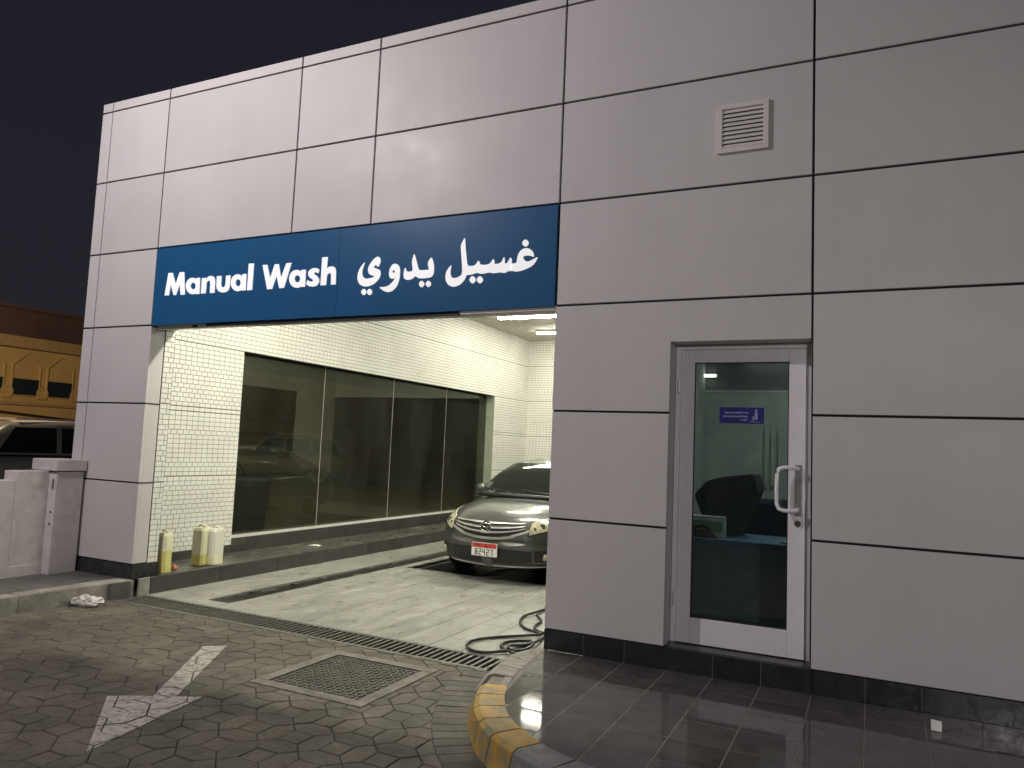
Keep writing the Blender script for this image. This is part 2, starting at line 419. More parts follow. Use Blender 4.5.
for k, (poly, m) in enumerate(fin):
    zt = random.uniform(-0.0025, 0.0015)
    arrow_src.append((poly, zt))
    if k < 300:
        cx = sum(p[0] for p in poly)/len(poly); cy = sum(p[1] for p in poly)/len(poly)
        o = MB().slab([(p[0]-cx, p[1]-cy) for p in poly], -0.025, 0.0, 0.004).build('paver', m, road)
        o.location = (cx, cy, zt); o.rotation_euler = (random.gauss(0, .006), random.gauss(0, .006), 0)
    else: rest[m].slab(poly, -0.025, zt, 0.004)
for m, b in rest.items():
    if b.v: b.build('distant_pavers', m, road, kind='stuff')

# painted arrow, cut paver by paver
head = [(-1.37,-2.589),(-1.544,-1.703),(-2.028,-1.996)]
shaft = [(-1.677,-1.78),(-2.297,-0.794),(-2.42,-0.914),(-1.80,-1.86)]
am = MB()
for conv in (head, shaft):
    if area(conv) < 0: conv = conv[::-1]
    for poly, zt in arrow_src:
        if min(p[0] for p in poly) > -1.2 or max(p[0] for p in poly) < -2.6: continue
        q = clip(poly, conv)
        if conv is not head and q:
            c = (sum(p[0] for p in q)/len(q), sum(p[1] for p in q)/len(q))
        if len(q) > 2 and area(q) > 1e-5:
            q = shrink_radial(q, 0.0025); n = len(q); dz = 0.0045 if conv[0] == head[0] or conv[-1] == head[0] else 0.0052
            am.add([(p[0], p[1], zt+dz) for p in q], [tuple(range(n))])
tag(am.build('arrow_marking', 'arrow'), 'worn white direction arrow painted on the grey pavers', 'arrow marking')

# ================================================================== access cover
mh = thing('manhole_cover', 'square patterned access cover in a pale frame beside the drain', 'manhole cover', (-1.08, -0.88, 0))
fr = MB(); W, Hh, T = 0.455, 0.455, 0.085
fr.slab(rect(-W, W, -Hh, -Hh+T), -0.025, 0.004); fr.slab(rect(-W, W, Hh-T, Hh), -0.025, 0.004)
fr.slab(rect(-W, -W+T, -Hh+T, Hh-T), -0.025, 0.004); fr.slab(rect(W-T, W, -Hh+T, Hh-T), -0.025, 0.004)
fr.build('frame', 'mhframe', mh)
box('plate', 'mhplate', (-W+T+.004, W-T-.004, -Hh+T+.004, Hh-T-.004, -0.025, -0.006), mh)
st = MB(); nst = 17; pit_ = 2*(W-T-0.02)/nst
for a in range(nst):
    for b in range(nst):
        cx = -W+T+0.02+pit_*(a+.5); cy = -Hh+T+0.02+pit_*(b+.5)
        an = (math.pi/4 if (a+b) % 2 else -math.pi/4) + random.uniform(-.25,.25); l, ww = pit_*random.uniform(.36,.5), pit_*random.uniform(.16,.27)
        ca, sa = math.cos(an), math.sin(an)
        pl = [(cx+u*ca-v*sa, cy+u*sa+v*ca) for u, v in ((-l,0),(0,-ww),(l,0),(0,ww))]
        st.slab(pl, -0.006, 0.001, 0.002)
st.build('raised_studs', 'mhstud', mh, kind='stuff')

# ================================================================== drain channel with grate
dr = thing('drain_grate', 'long slotted drain grate across the wash bay entrance', 'drain grate', (-2.35, -0.07, 0))
DX0, DX1, DY0, DY1 = -4.36, -0.34, -0.225, 0.095
def L(b, c): return (b[0]-c[0], b[1]-c[0], b[2]-c[1], b[3]-c[1], b[4]-c[2], b[5]-c[2])
dc = (-2.35, -0.07, 0)
box('channel', 'void', L((DX0, DX1, DY0-.005, DY1+.005, -0.3, -0.1), dc), dr)
box('edge_rail', 'steel', L((DX0, DX1, DY0-0.018, DY0+0.022, -0.1, 0.001), dc), dr)
box('edge_rail', 'steel', L((DX0, DX1, DY1-0.022, DY1+0.018, -0.1, 0.001), dc), dr)
barm = MB().box(-0.0105, 0.0105, DY0+0.0225+.07, DY1-0.0225+.07, -0.045, -0.001).mesh('bar'); barm.materials.append(MT['steel'])
nb = 67
for k in range(nb):
    o = link('bar', barm, dr); o.location = (DX0 + (k+.5)*(DX1-DX0)/nb - dc[0], 0, random.uniform(-.002, 0))

# ================================================================== wash bay floor
CHN = (-3.71, -3.42, 0.30, 9.6); PIT = (-3.28, -0.6, 3.17, 8.2)
bay = MB()
YF = 0.114
for b in ((HX0-.06, CHN[0], YF, 10.8), (CHN[0], CHN[1], YF, CHN[2]), (CHN[1], 0.25, YF, PIT[2]), (CHN[0], CHN[1], CHN[3], 10.8),
          (CHN[1], PIT[0], PIT[2], 10.8), (PIT[0], 0.25, PIT[3], 10.8), (PIT[1], 0.25, PIT[2], PIT[3])):
    bay.box(b[0], b[1], b[2], b[3], -0.31, -0.007)
bayfloor = bay.build('bay_floor', 'bayjoint', kind='structure')
tl = []
tw, th = 0.30, 0.60
j = 0; x = -4.345
while x < 0.22:
    y = YF - (0.3 if j % 2 else 0)
    while y < 10.7:
        poly = clip(rect(x+.0025, x+tw-.0025, y+.0025, y+th-.0025), rect(-4.345, 0.2, YF, 10.7))
        if poly:
            ps = [poly]
            for R in (CHN, PIT):
                nx = []
                for q in ps: nx += cut_rect(q, R) if R[0]-.7 < q[0][0] < R[1]+.7 and R[2]-.7 < q[0][1] < R[3]+.7 else [q]
                ps = nx
            tl += ps
        y += th
    x += tw; j += 1
def trank(poly):
    cx = sum(p[0] for p in poly)/len(poly); cy = sum(p[1] for p in poly)/len(poly); x, y, z = pix((cx, cy, 0))
    vis = x < 550 and not (x > 450 and cy > 3.0)
    return (0 if vis else 1, -area(poly)/z**3)
tl.sort(key=trank); rest = MB()
for k, q in enumerate(tl):
    zt = random.uniform(-0.001, 0.001)
    if k < 300:
        c = (sum(p[0] for p in q)/len(q), sum(p[1] for p in q)/len(q))
        o = MB().slab([(p[0]-c[0], p[1]-c[1]) for p in q], -0.008, 0.0, 0.002).build('floor_tile', 'bayfloor', bayfloor)
        o.location = (c[0], c[1], zt)
    else: rest.slab(q, -0.008, zt, 0.002)
rest.build('distant_floor_tiles', 'bayfloor', bayfloor, kind='stuff')
# broken channel along the bay
ch = MB().box(CHN[0]+.001, CHN[1]-.001, CHN[2]+.001, CHN[3]-.001, -0.31, -0.022)
ch.build('channel_bed', 'wetbed', bayfloor)
rub = MB()
yy = 0.7
while yy < 9.4:
    s_ = random.uniform(.03, .09)
    if random.random() < 0.5: s_ *= .5
    xx = random.choice((CHN[0]+random.uniform(.01, .06), CHN[1]-random.uniform(.02, .1)))
    pl = [(xx+s_*1.2*math.cos(a)*random.uniform(.5, 1), yy+s_*2*math.sin(a)*random.uniform(.5, 1)) for a in [k*math.pi/3 for k in range(6)]]
    rub.slab(pl, -0.06, random.uniform(-.015, .004), 0.006)
    yy += random.uniform(.15, .5)
rub.build('channel_rubble', 'darkstone', bayfloor, kind='stuff')

# inspection pit grating below the car
pg = thing('pit_grating', 'black steel grating with frame set into the bay floor under the car', 'floor grating', (PIT[0], PIT[2], 0))
box('pit_bed', 'void', (0.0, PIT[1]-PIT[0], 0, PIT[3]-PIT[2], -0.31, -0.2), pg)
for b in ((0.0, 2.68, 0.0, 0.05), (0.0, 0.05, 0.0505, 5.03), (2.63, 2.68, 0.0505, 5.03), (.0505, 2.6295, 4.98, 5.03)):
    box('frame_rail', 'pitmetal', (*b, -0.1, 0.002), pg)
box('inner_rail', 'steel', (0.13, 0.155, 0.08, 4.9, -0.06, -0.004), pg)
pbm = MB().box(-0.009, 0.009, 0.06, 4.9, -0.06, -0.006).mesh('bar'); pbm.materials.append(MT['pitmetal'])
for k in range(40):
    o = link('bar', pbm, pg); o.location = (0.2+k*0.0608, 0, 0)
b = box('loose_bar', 'steel', (-0.03, 0.03, -0.42, 0.42, 0.0, 0.02), pg, label='pale loose bar lying on the black grating')
b.location = (1.05, 0.62, -0.003); b.rotation_euler = (0, 0, -0.12)

# ================================================================== kerb and ledge on the left side of the bay
lg = MB().box(-5.06, -4.372, 0.30, 10.7, -0.02, 0.160)
ledge = lg.build('bay_ledge', 'ledge', kind='structure')
yy = 0.02; first = True
while yy < 10.5:
    e = min(yy + (0.13 if first else 0.9), 10.6)
    box('kerb_stone', 'concrete' if first else 'darkstone', (-4.371, -4.345, yy+.002, e-.002, -0.02, 0.166), ledge, bevel=0.004)
    box('kerb_cap', 'concrete' if first else 'ledge', (-4.62, -4.3715, yy+.002, e-.002, 0.1605, 0.165), ledge) if yy > 0.28 else None
    yy = e; first = False
yy = 0.31
while yy < 10.5:
    e = min(yy+0.6, 10.6)
    box('skirting_tile', 'darkstone', (-5.058, -5.038, yy+.002, e-.002, 0.1605, 0.255 if yy < 1.9 else 0.335), ledge)
    yy = e
# left pavement in front
lp = box('left_pavement', 'soil', (-9.0, -4.60, -6.0, 0.0, -0.02, 0.148), kind='structure')
box('pavement_corner', 'soil', (-4.5995, -4.395, -0.245, 0.005, -0.02, 0.148), lp)
yy = 0.0; k = 0
for e in (-0.52, -1.05, -1.6, -2.2, -2.8, -3.4, -4.0):
    xa, xb = -4.45-0.05*yy/(-1.2) , -4.45-0.05*e/(-1.2)
    poly = [(xa, yy-.003), (xa-.16, yy-.003), (xb-.16, e+.003), (xb, e+.003)] if False else [(xb-.15, e+.003), (xb, e+.003), (xa+(.06 if k==0 else 0), yy-.003), (xa-.15, yy-.003)]
    MB().slab(poly, -0.02, 0.156, 0.012).build('kerb_stone', 'concrete', lp)
    yy = e; k += 1
yy = 0.0
while yy > -3.0:
    for x0 in (-5.35, -5.05, -4.75):
        x1 = min(x0+.297, -4.66)
        MB().slab(rect(x0, x1, yy-.297, yy-.003), 0.12, 0.1535, .003).build('paving_tile', 'soil', lp)
    yy -= 0.3

# ================================================================== right platform with glossy tiles and kerb
def catm(P, n):
    out = []
    for i in range(len(P)-1):
        p0, p1, p2, p3 = P[max(0,i-1)], P[i], P[i+1], P[min(len(P)-1,i+2)]
        for k in range(n):
            t = k/n
            out.append(tuple(0.5*((2*p1[d])+(-p0[d]+p2[d])*t+(2*p0[d]-5*p1[d]+4*p2[d]-p3[d])*t*t+(-p0[d]+3*p1[d]-3*p2[d]+p3[d])*t**3) for d in (0,1)))
    return out + [P[-1]]
KB = [(-.16,.30),(-.30,.08),(-.325,-.2),(-.255,-.52),(-.13,-.84),(.02,-1.17),(.18,-1.43),(.40,-1.68),(.7,-1.86),(1.15,-2.0),(1.8,-2.08),(3.5,-2.12),(5.5,-2.12)]
KT = [(-.015,.12),(-.06,.03),(-.13,-.2),(-.10,-.52),(-.03,-.84),(.055,-1.13),(.205,-1.41),(.42,-1.65),(.715,-1.825),(1.16,-1.965),(1.8,-2.045),(3.5,-2.085),(5.5,-2.085)]
KI = [(.012,.0),(.028,-.1),(.045,-.27),(.075,-.56),(.13,-.82),(.214,-1.07),(.35,-1.32),(.52,-1.50),(.79,-1.68),(1.2,-1.81),(1.8,-1.88),(3.5,-1.92),(5.5,-1.92)]
inner = catm(KI, 4)
platpoly = inner + [(5.5, 0.0)]
n_ = len(platpoly)
pm = MB().add([(p[0], p[1], 0.1486) for p in platpoly], [tuple(range(n_))])
platform = pm.build('entrance_platform', 'grout', kind='structure', fix=False)
if platform.data.polygons[0].normal.z < 0: platform.data.flip_normals()
conv = inner + [(5.5, 0.0)]
if area(conv) < 0: conv = conv[::-1]
TP = 0.305
for i in range(0, 18):
    for j in range(0, 7):
        x0 = i*TP; y1 = 0.02 - j*0.305
        q = clip(rect(x0+.0026, x0+TP-.0026, y1-.305+.0026, y1-.0026), conv)
        if len(q) < 3 or area(q) < 0.0008: continue
        c = (sum(p[0] for p in q)/len(q), sum(p[1] for p in q)/len(q))
        o = MB().slab([(p[0]-c[0], p[1]-c[1]) for p in q], -0.01, 0.0, 0.0015).build('floor_tile', 'granite', platform)
        o.location = (c[0], c[1], 0.15); o.rotation_euler = (random.gauss(0,.0016), random.gauss(0,.0016), 0)
n = 6
B_, T_, I_ = catm(KB, n), catm(KT, n), catm(KI, n)
# soldier course of bricks that follows the foot of the kerb
def along(P, step):
    out = []; carry = 0
    for i in range(len(P)-1):
        a, b = Vector(P[i]), Vector(P[i+1]); l = (b-a).length; t = (b-a)/max(l, 1e-9)
        while carry < l: out.append((a+t*carry, t)); carry += step
        carry -= l
    return out
sol = along(B_, 0.098)
sol = [(p, t) for p, t in sol if p.y < -0.36 and p.x < 1.3]
bed = MB(); 
for k in range(len(sol)-1):
    (p, t), (q, u) = sol[k], sol[k+1]
    if k == 0: tn = t
    n1 = Vector((t.y, -t.x)); n2 = Vector((u.y, -u.x)); wd_ = .205
    quad = [q-n2*.03, p-n1*.03, p+n1*wd_, q+n2*wd_]
    if area([v[:] for v in quad]) < 0: quad = quad[::-1]
    bed.add([(v.x, v.y, 0.0012) for v in quad], [(0,1,2,3)])
    qs = shrink([v[:] for v in quad], random.choice((.002, .003)))
    c = (sum(v[0] for v in qs)/4, sum(v[1] for v in qs)/4)
    o = MB().slab([(v[0]-c[0], v[1]-c[1]) for v in qs], -.02, 0, .003).build('border_brick', 'paver_edge', road)
    o.location = (c[0], c[1], .0045 + random.uniform(-.0015, .0015)); o.rotation_euler = (random.gauss(0,.005), random.gauss(0,.005), 0)
bed.build('border_bedding', 'sand', road)
core = MB()
core.grid([[(a[0]*.7+c[0]*.3, a[1]*.7+c[1]*.3, -0.02) for a, c in zip(B_, I_)], [(b_[0]*.9+c[0]*.1, b_[1]*.9+c[1]*.1, 0.135) for b_, c in zip(T_, I_)],
           [(c[0]+.004, c[1], 0.14) for c in I_]])
kerb = core.build('kerb', 'mhframe', kind='structure', fix=True)
# stones: groups of spans
tot = len(B_)-1
s0 = 0; cuts = [0]
acc = 0
for k in range(1, tot+1):
    acc += math.hypot(T_[k][0]-T_[k-1][0], T_[k][1]-T_[k-1][1])
    if acc > 0.20 or k == tot: cuts.append(k); acc = 0
for ci in range(len(cuts)-1):
    a, b = cuts[ci], cuts[ci+1]
    rb, rt, rt2, ri = [], [], [], []
    for k in range(a, b+1):
        e = 0.006 if k == a else (-0.006 if k == b else 0)
        def sh(P):
            d = Vector((P[min(k+1,tot)][0]-P[max(k-1,0)][0], P[min(k+1,tot)][1]-P[max(k-1,0)][1])); d.normalize()
            return (P[k][0]+d.x*e, P[k][1]+d.y*e)
        pb, pt, pi_ = sh(B_), sh(T_), sh(I_)
        rb.append((*pb, -0.01)); mx = (pt[0]*.88+pb[0]*.12, pt[1]*.88+pb[1]*.12); rt.append((*mx, 0.134))
        m2 = (pt[0]*.85+pi_[0]*.15, pt[1]*.85+pi_[1]*.15); rt2.append((*m2, 0.1515)); ri.append((*pi_, 0.152))
    ymid = T_[(a+b)//2]
    paint = 'concrete'
    if ymid[1] < -1.0 and ymid[0] < 0.62: paint = 'yellow'
    elif ymid[0] >= 0.62: paint = 'kerbblack' if ymid[0] < 1.25 or int(ymid[0]/1.0) % 2 else 'yellow'
    m_ = MB().grid([rb, rt, rt2, ri])
    l_ = len(rb)
    vs = [rb[0], rt[0], rt2[0], ri[0], (ri[0][0], ri[0][1], -.01)]; m_.add(vs, [(0,1,2,3,4)])
    vs = [rb[-1], rt[-1], rt2[-1], ri[-1], (ri[-1][0], ri[-1][1], -.01)]; m_.add(vs, [(4,3,2,1,0)])
    if -0.98 < ymid[1] < -0.80:    # broken stone that leaves a dark gap in the face
        m_ = MB().grid([[(p[0], p[1], 0.02) for p in [(q[0]*.4+r_[0]*.6, q[1]*.4+r_[1]*.6) for q, r_ in zip(rt2, ri)]], [(*[(q[0]*.4+r_[0]*.6), (q[1]*.4+r_[1]*.6)], 0.149) for q, r_ in zip(rt2, ri)], ri])
        hole = MB().grid([[(p[0], p[1], -0.008) for p in rb], [(p[0]*.6+q[0]*.4, p[1]*.6+q[1]*.4, 0.03) for p, q in zip(rt2, ri)]])
    o = m_.build('kerb_stone', paint, kerb, fix=True)

# ================================================================== the wash building
BLD = thing('car_wash_building', 'grey panelled wash building with open tiled bay and glass door', 'building')
def bpart(name, m, b, **kw): return box(name, m, b, BLD, **kw)
GAP = 0.008
XS = [-5.517, -5.346, -4.452, -2.676, -1.781, 0.0, 1.818, 3.64, 5.45]
ZS = [0.296, 1.1, 1.9, 2.7, 3.5, 4.3, 5.1, 5.212]
DO = (0.887, 1.812, 0.300, 2.403)   # door opening
def panel(poly):
    """clad panel: front face at y=0 with a folded edge, from polygon corners (x,z)"""
    cx = sum(p[0] for p in poly)/len(poly); cz = sum(p[1] for p in poly)/len(poly)
    f = 0.0025
    front = [(p[0]+(f if p[0] < cx else -f), p[1]+(f if p[1] < cz else -f)) for p in poly] if len(poly) == 4 else poly
    n = len(poly); m = MB()
    tri = tessellate_polygon([[Vector((p[0], p[1], 0)) for p in front]])
    fs = []
    for t in tri:
        a, b, c = (front[i] for i in t)
        fs.append(tuple(t) if (b[0]-a[0])*(c[1]-a[1])-(c[0]-a[0])*(b[1]-a[1]) > 0 else tuple(reversed(t)))
    if n == 4: fs = [(0,1,2,3)]
    vs = [(p[0], 0.0, p[1]) for p in front] + [(p[0], 0.003, p[1]) for p in poly] + [(p[0], 0.035, p[1]) for p in poly]
    for i in range(n):
        j = (i+1) % n; fs += [(i, n+i, n+j, j), (n+i, 2*n+i, 2*n+j, n+j)]
    o = m.add(vs, fs).build('cladding_panel', 'panel', BLD)
    # sheets stand flat; the panel material varies tone a little per sheet
    return o
def rp_(x0, x1, z0, z1): return [(x0+GAP, z0+GAP), (x1-GAP, z0+GAP), (x1-GAP, z1-GAP), (x0+GAP, z1-GAP)]
for ci in range(8):
    for ri in range(7):
        x0, x1, z0, z1 = XS[ci], XS[ci+1], ZS[ri], ZS[ri+1]
        if 2 <= ci <= 4 and ri <= 3: continue                    # bay opening and the sign zone
        if ci == 5 and ri <= 2: continue                         # door column, built below
        panel(rp_(x0, x1, z0, z1))
for z0, z1 in ((0.296, 1.1), (1.1, 1.9)): panel([(0.0+.003, z0+GAP), (DO[0], z0+GAP), (DO[0], z1-GAP), (0.003, z1-GAP)])
panel([(0.003, 1.9+GAP), (DO[0], 1.9+GAP), (DO[0], DO[3]), (DO[1], DO[3]), (DO[1], 2.7-GAP), (0.003, 2.7-GAP)])
# dark backing behind the joints
for b in ((-5.51, -4.455, 0.02, 0.28, 0.15, 5.2), (-4.4545, 0.0, 0.02, 0.28, 2.72, 5.2), (0.004, DO[0]-.004, 0.02, 0.28, 0.15, 5.2),
          (DO[0]-.0035, DO[1]+.0035, 0.02, 0.28, DO[3]+.004, 5.2), (DO[1]+.004, 5.44, 0.02, 0.28, 0.15, 5.2)):
    bpart('backing_wall', 'joint', b)
bpart('parapet_cap', 'panel', (-5.517, 5.45, 0.0355, 0.32, 5.205, 5.214))
# left jamb: folded panels, then tile strip
for z0, z1 in ((0.296, 1.1), (1.1, 1.9), (1.9, 2.69)):
    bpart('jamb_panel', 'panel', (-4.4545, -4.446, 0.0365, 0.166, z0+GAP, z1-GAP))
    bpart('jamb_panel', 'panel', (-4.4605, -4.446, 0.0005, 0.036, z0+GAP, z1-GAP))
# plinth tiles
for k in range(0, 18):
    x0 = k*TP; x1 = min(x0+TP, 5.44)
    yy0 = 0.006 if not (DO[0]-.1 < (x0+x1)/2 < DO[1]+.1) else -0.004
    bpart('plinth_tile', 'plinth', (x0+.0024, x1-.0024, yy0, 0.0195, 0.15, 0.296 if yy0 > 0 else 0.299))
bpart('plinth_bed', 'grout', (0.003, .913, .0085, .0192, .1505, .2945)); bpart('plinth_bed', 'grout', (1.832, 5.43, .0085, .0192, .1505, .2945)); bpart('plinth_bed', 'grout', (.917, 1.828, -.0015, .0075, .1505, .2965))
for x0, x1 in ((-5.517, -5.2), (-5.2, -4.85), (-4.85, -4.452)):
    bpart('plinth_tile', 'plinth', (x0, x1-.002, -0.004, 0.0195, 0.148, 0.292))
bpart('plinth_tile', 'plinth', (-4.4535, -4.432, -0.004, 0.293, 0.148, 0.292))
bpart('door_sill', 'plinth', (DO[0], DO[1], 0.02, 0.30, 0.15, 0.302))
# door reveals
RV = 0.20
bpart('door_reveal', 'panel', (DO[0]-.012, DO[0]-.001, 0.0355, RV+.05, 0.302, DO[3]))
bpart('door_reveal', 'panel', (DO[1]+.001, DO[1]+.012, 0.0355, RV+.05, 0.302, DO[3]))
bpart('door_reveal', 'panel', (DO[0]-.001, DO[1]+.001, 0.0355, RV+.05, DO[3]+.0005, DO[3]+.012))

# ---- tile cladding of the bay: small mosaic pieces as one part per wall face
def tiles(name, origin, ud, vd, nd, U, V, holes=(), tu=0.083, tv=0.054, seams=()):
    o = Vector(origin); ud, vd, nd = Vector(ud), Vector(vd), Vector(nd); m = MB(); j = 0; v = 0.0
    while v < V - 0.01:
        v1 = min(v+tv, V); u = -random.choice((0, 0, 0, 0, 0, tu*.5, tu*.5, tu*.3))
        while u < U - 0.008:
            w_ = tu
            a, b = max(u, 0)+.0021, min(u+w_, U)-.0021
            for h in holes:
                if h[2] < (v+v1)/2 < h[3]:
                    if a < h[0] < b: b = h[0]-.001
                    elif a < h[1] < b: a = h[1]+.001
                    elif h[0] <= a and b <= h[1]: b = a
            if b - a > .006:
                v0_, v1_ = v+.0021, v1-.0021
                if any(abs(v - s) < .03 for s in seams): v0_ += .006
                c0 = [o+ud*x+vd*y for x, y in ((a,v0_),(b,v0_),(b,v1_),(a,v1_))]
                ins = .0018
                c1 = [o+ud*x+vd*y+nd*(.005+random.uniform(-.0006,.0006)) for x, y in ((a+ins,v0_+ins),(b-ins,v0_+ins),(b-ins,v1_-ins),(a+ins,v1_-ins))]
                vs = c0+c1; fs = [(4,5,6,7)]+[(i,(i+1)%4,4+(i+1)%4,4+i) for i in range(4)]
                m.add(vs, fs)
            u += w_
        v = v1; j += 1
    ob = m.build(name, 'tile', BLD, kind='stuff', fix=False)
    if ob.data.polygons and ob.data.polygons[0].normal.dot(nd) < 0: ob.data.flip_normals()
    return ob
XW = -5.05; ZC = 4.12; YB = 10.62
WIN = (1.86, 8.92, 0.345, 2.70)      # window y0,y1,z0,z1
RX = 0.20
# wall cores
for b in ((XW-.22, XW-.0005, 0.30, WIN[0], 0.0, ZC+.2), (XW-.22, XW-.0005, WIN[0], WIN[1], WIN[3], ZC+.2), (XW-.22, XW-.0005, WIN[1], YB+.2, 0.0, ZC+.2), (XW-.22, XW-.0005, WIN[0], WIN[1], 0.0, WIN[2]-.012)):
    bpart('bay_wall', 'grout_dark', b)
EX = -4.2; EZ = 2.75
bpart('bay_wall', 'grout_dark', (XW, EX, YB+.0005, YB+.2, -.02, ZC+.2)); bpart('bay_wall', 'grout_dark', (EX+.0005, RX+.2, YB+.0005, YB+.2, EZ, ZC+.2))
for b in ((RX+.0005, RX+.2, 0.285, 0.7, -.02, ZC), (RX+.0005, RX+.2, 0.7, 9.2, 2.78, ZC), (RX+.0005, RX+.2, 9.2, YB, -.02, ZC)):
    bpart('bay_wall', 'tile', b)
bpart('bay_ceiling', 'ceiling', (XW, RX+.2, 0.281, YB, ZC, ZC+.15))
bpart('bay_roof', 'joint', (-5.3, 5.4, 0.32, YB+.3, 4.9, 5.0))
hs = [(WIN[0]-.30, WIN[1]-.30, -1, WIN[3]-.255)]
tiles('mosaic_tiles', (XW, .30, .255), (0,1,0), (0,0,1), (1,0,0), YB-.30, ZC-.255, hs, seams=(0.845, 1.645, 2.445, 3.245))
tiles('mosaic_tiles', (XW, YB, 0.0), (1,0,0), (0,0,1), (0,-1,0), RX-XW, ZC, [(EX-XW, 99, -1, EZ)], seams=(1.1, 1.9, 2.7, 3.5))
# tile strip of the jamb and its backing
bpart('jamb_wall', 'grout_dark', (-4.9, -4.4475, 0.1745, 0.298, 0.29, 2.70))
tiles('mosaic_tiles', (-4.4475, 0.176, 0.293), (0,1,0), (0,0,1), (1,0,0), 0.12, 2.4, seams=(0.805, 1.605))
bpart('jamb_wall', 'grout_dark', (-5.5, -4.9005, 0.281, 0.298, 0.0, 4.0))
# lintel underside, roller shutter guide
bpart('soffit', 'panel', (-4.44, -0.01, 0.04, 0.279, 2.695, 2.712))
bpart('lintel_lining', 'ceiling', (-4.44, RX, 0.2805, 0.30, 2.70, ZC-.001))
bpart('shutter_rail', 'slat', (-4.43, -3.72, 0.06, 0.10, 2.664, 2.6945))
bpart('shutter_bracket', 'dark', (-3.93, -3.86, 0.055, 0.058, 2.668, 2.69))
bpart('lintel_trim', 'dark', (-3.70, -0.86, 0.02, 0.036, 2.662, 2.694))
bpart('lintel_trim', 'slat', (-0.85, -0.01, 0.02, 0.036, 2.672, 2.694))

# ---- the large side window
wn = MB()
wn.box(XW-.215, XW-.002, WIN[0]-.03, WIN[1]+.1, WIN[2]-.011, WIN[2]-.001)
bw = wn.build('bay_window', 'slat', BLD)
ys = [WIN[0], 3.66, 5.46, 7.24, WIN[1]-.01]
for k in range(4):
    MB().box(XW-.190, XW-.180, ys[k]+.003, ys[k+1]-.003, WIN[2], WIN[3]-.002).build('pane', 'bayglass', bw)
    if k: MB().box(XW-.192, XW-.178, ys[k]-.0029, ys[k]+.0029, WIN[2], WIN[3]-.002).build('silicone_joint', 'slat', bw)
MB().box(XW-.21, XW-.0005, WIN[1]-.009, WIN[1]-.001, WIN[2], WIN[3]-.001).build('reveal', 'reveal', bw)
MB().box(XW-.21, XW-.0005, WIN[0]+.001, WIN[0]+.0028, WIN[2], WIN[3]-.001).build('reveal', 'tile', bw)
# dark glazed opening on the opposite side
rw = MB().box(RX+.05, RX+.056, 0.7, 9.2, 0.0, 2.78).build('opposite_window', 'carglass', BLD)

# ---- the vent
vb = MB(); VX0, VX1, VZ0, VZ1 = 1.187, 1.532, 3.722, 4.072; fw = 0.034
vent = MB().box(VX0+.01, VX1-.01, -0.002, -0.0005, VZ0+.01, VZ1-.01).build('vent', 'joint', BLD)
for b in ((VX0, VX1, VZ0, VZ0+fw), (VX0, VX1, VZ1-fw, VZ1), (VX0, VX0+fw, VZ0+fw, VZ1-fw), (VX1-fw, VX1, VZ0+fw, VZ1-fw)):
    box('frame_bar', 'slat', (b[0], b[1], -0.022, -0.0025, b[2], b[3]), vent, bevel=.002)
ns = 9; zz0, zz1 = VZ0+fw, VZ1-fw; ph = (zz1-zz0)/ns
for k in range(ns):
    z = zz0 + k*ph
    MB().add([(VX0+fw, -0.021, z+.002), (VX1-fw, -0.021, z+.002), (VX1-fw, -0.004, z+ph*.98), (VX0+fw, -0.004, z+ph*.98),
              (VX0+fw, -0.018, z+.0005), (VX1-fw, -0.018, z+.0005), (VX1-fw, -0.0025, z+ph*.9), (VX0+fw, -0.0025, z+ph*.9)],
             [(0,1,2,3),(7,6,5,4),(0,4,5,1),(3,2,6,7),(0,3,7,4),(1,5,6,2)]).build('slat', 'slat', vent)

# ---- the door
door = MB()
FX0, FX1, FZ0, FZ1 = DO[0]+.002, DO[1]-.002, 0.3025, DO[3]-.002
fy0, fy1 = RV-.02, RV+.03
ft = 0.035
door.box(FX0, FX0+ft, fy0, fy1, FZ0, FZ1); door.box(FX1-ft, FX1, fy0, fy1, FZ0, FZ1); door.box(FX0+ft, FX1-ft, fy0, fy1, FZ1-ft, FZ1)
dob = door.build('door', 'alu', BLD, bevel=.002)
lx0, lx1, lz0, lz1 = FX0+ft+.004, FX1-ft-.004, FZ0+.006, FZ1-ft-.004
ly0, ly1 = RV-.032, RV+.012
sw = 0.098
gx0, gx1, gz0, gz1 = 1.026, 1.664, 0.485, 2.272
box('stile', 'alu', (lx0, gx0, ly0, ly1, lz0, lz1), dob, bevel=.003)
box('stile', 'alu', (gx1, lx1, ly0, ly1, lz0, lz1), dob, bevel=.003)
box('rail', 'alu', (gx0+.0004, gx1-.0004, ly0+.0005, ly1, lz0, gz0), dob, bevel=.003)
box('rail', 'alu', (gx0+.0004, gx1-.0004, ly0+.0005, ly1, gz1, lz1), dob, bevel=.003)
for b in ((gx0, gx0+.007, gz0, gz1), (gx1-.007, gx1, gz0, gz1), (gx0+.007, gx1-.007, gz0, gz0+.007), (gx0+.007, gx1-.007, gz1-.007, gz1)):
    box('gasket', 'dark', (b[0], b[1], ly0+.006, ly0+.02, b[2], b[3]), dob)
box('glass_pane', 'doorglass', (gx0+.007, gx1-.007, ly0+.016, ly0+.022, gz0+.007, gz1-.007), dob)
hx = 1.728
hp = [(hx, ly0-.004, 1.555)] + [(hx-.03-.10*math.sin(a), ly0-.055-.004*math.sin(a), 1.53+.025*math.cos(a)) for a in [math.pi*t/8 for t in range(0, 5)]]
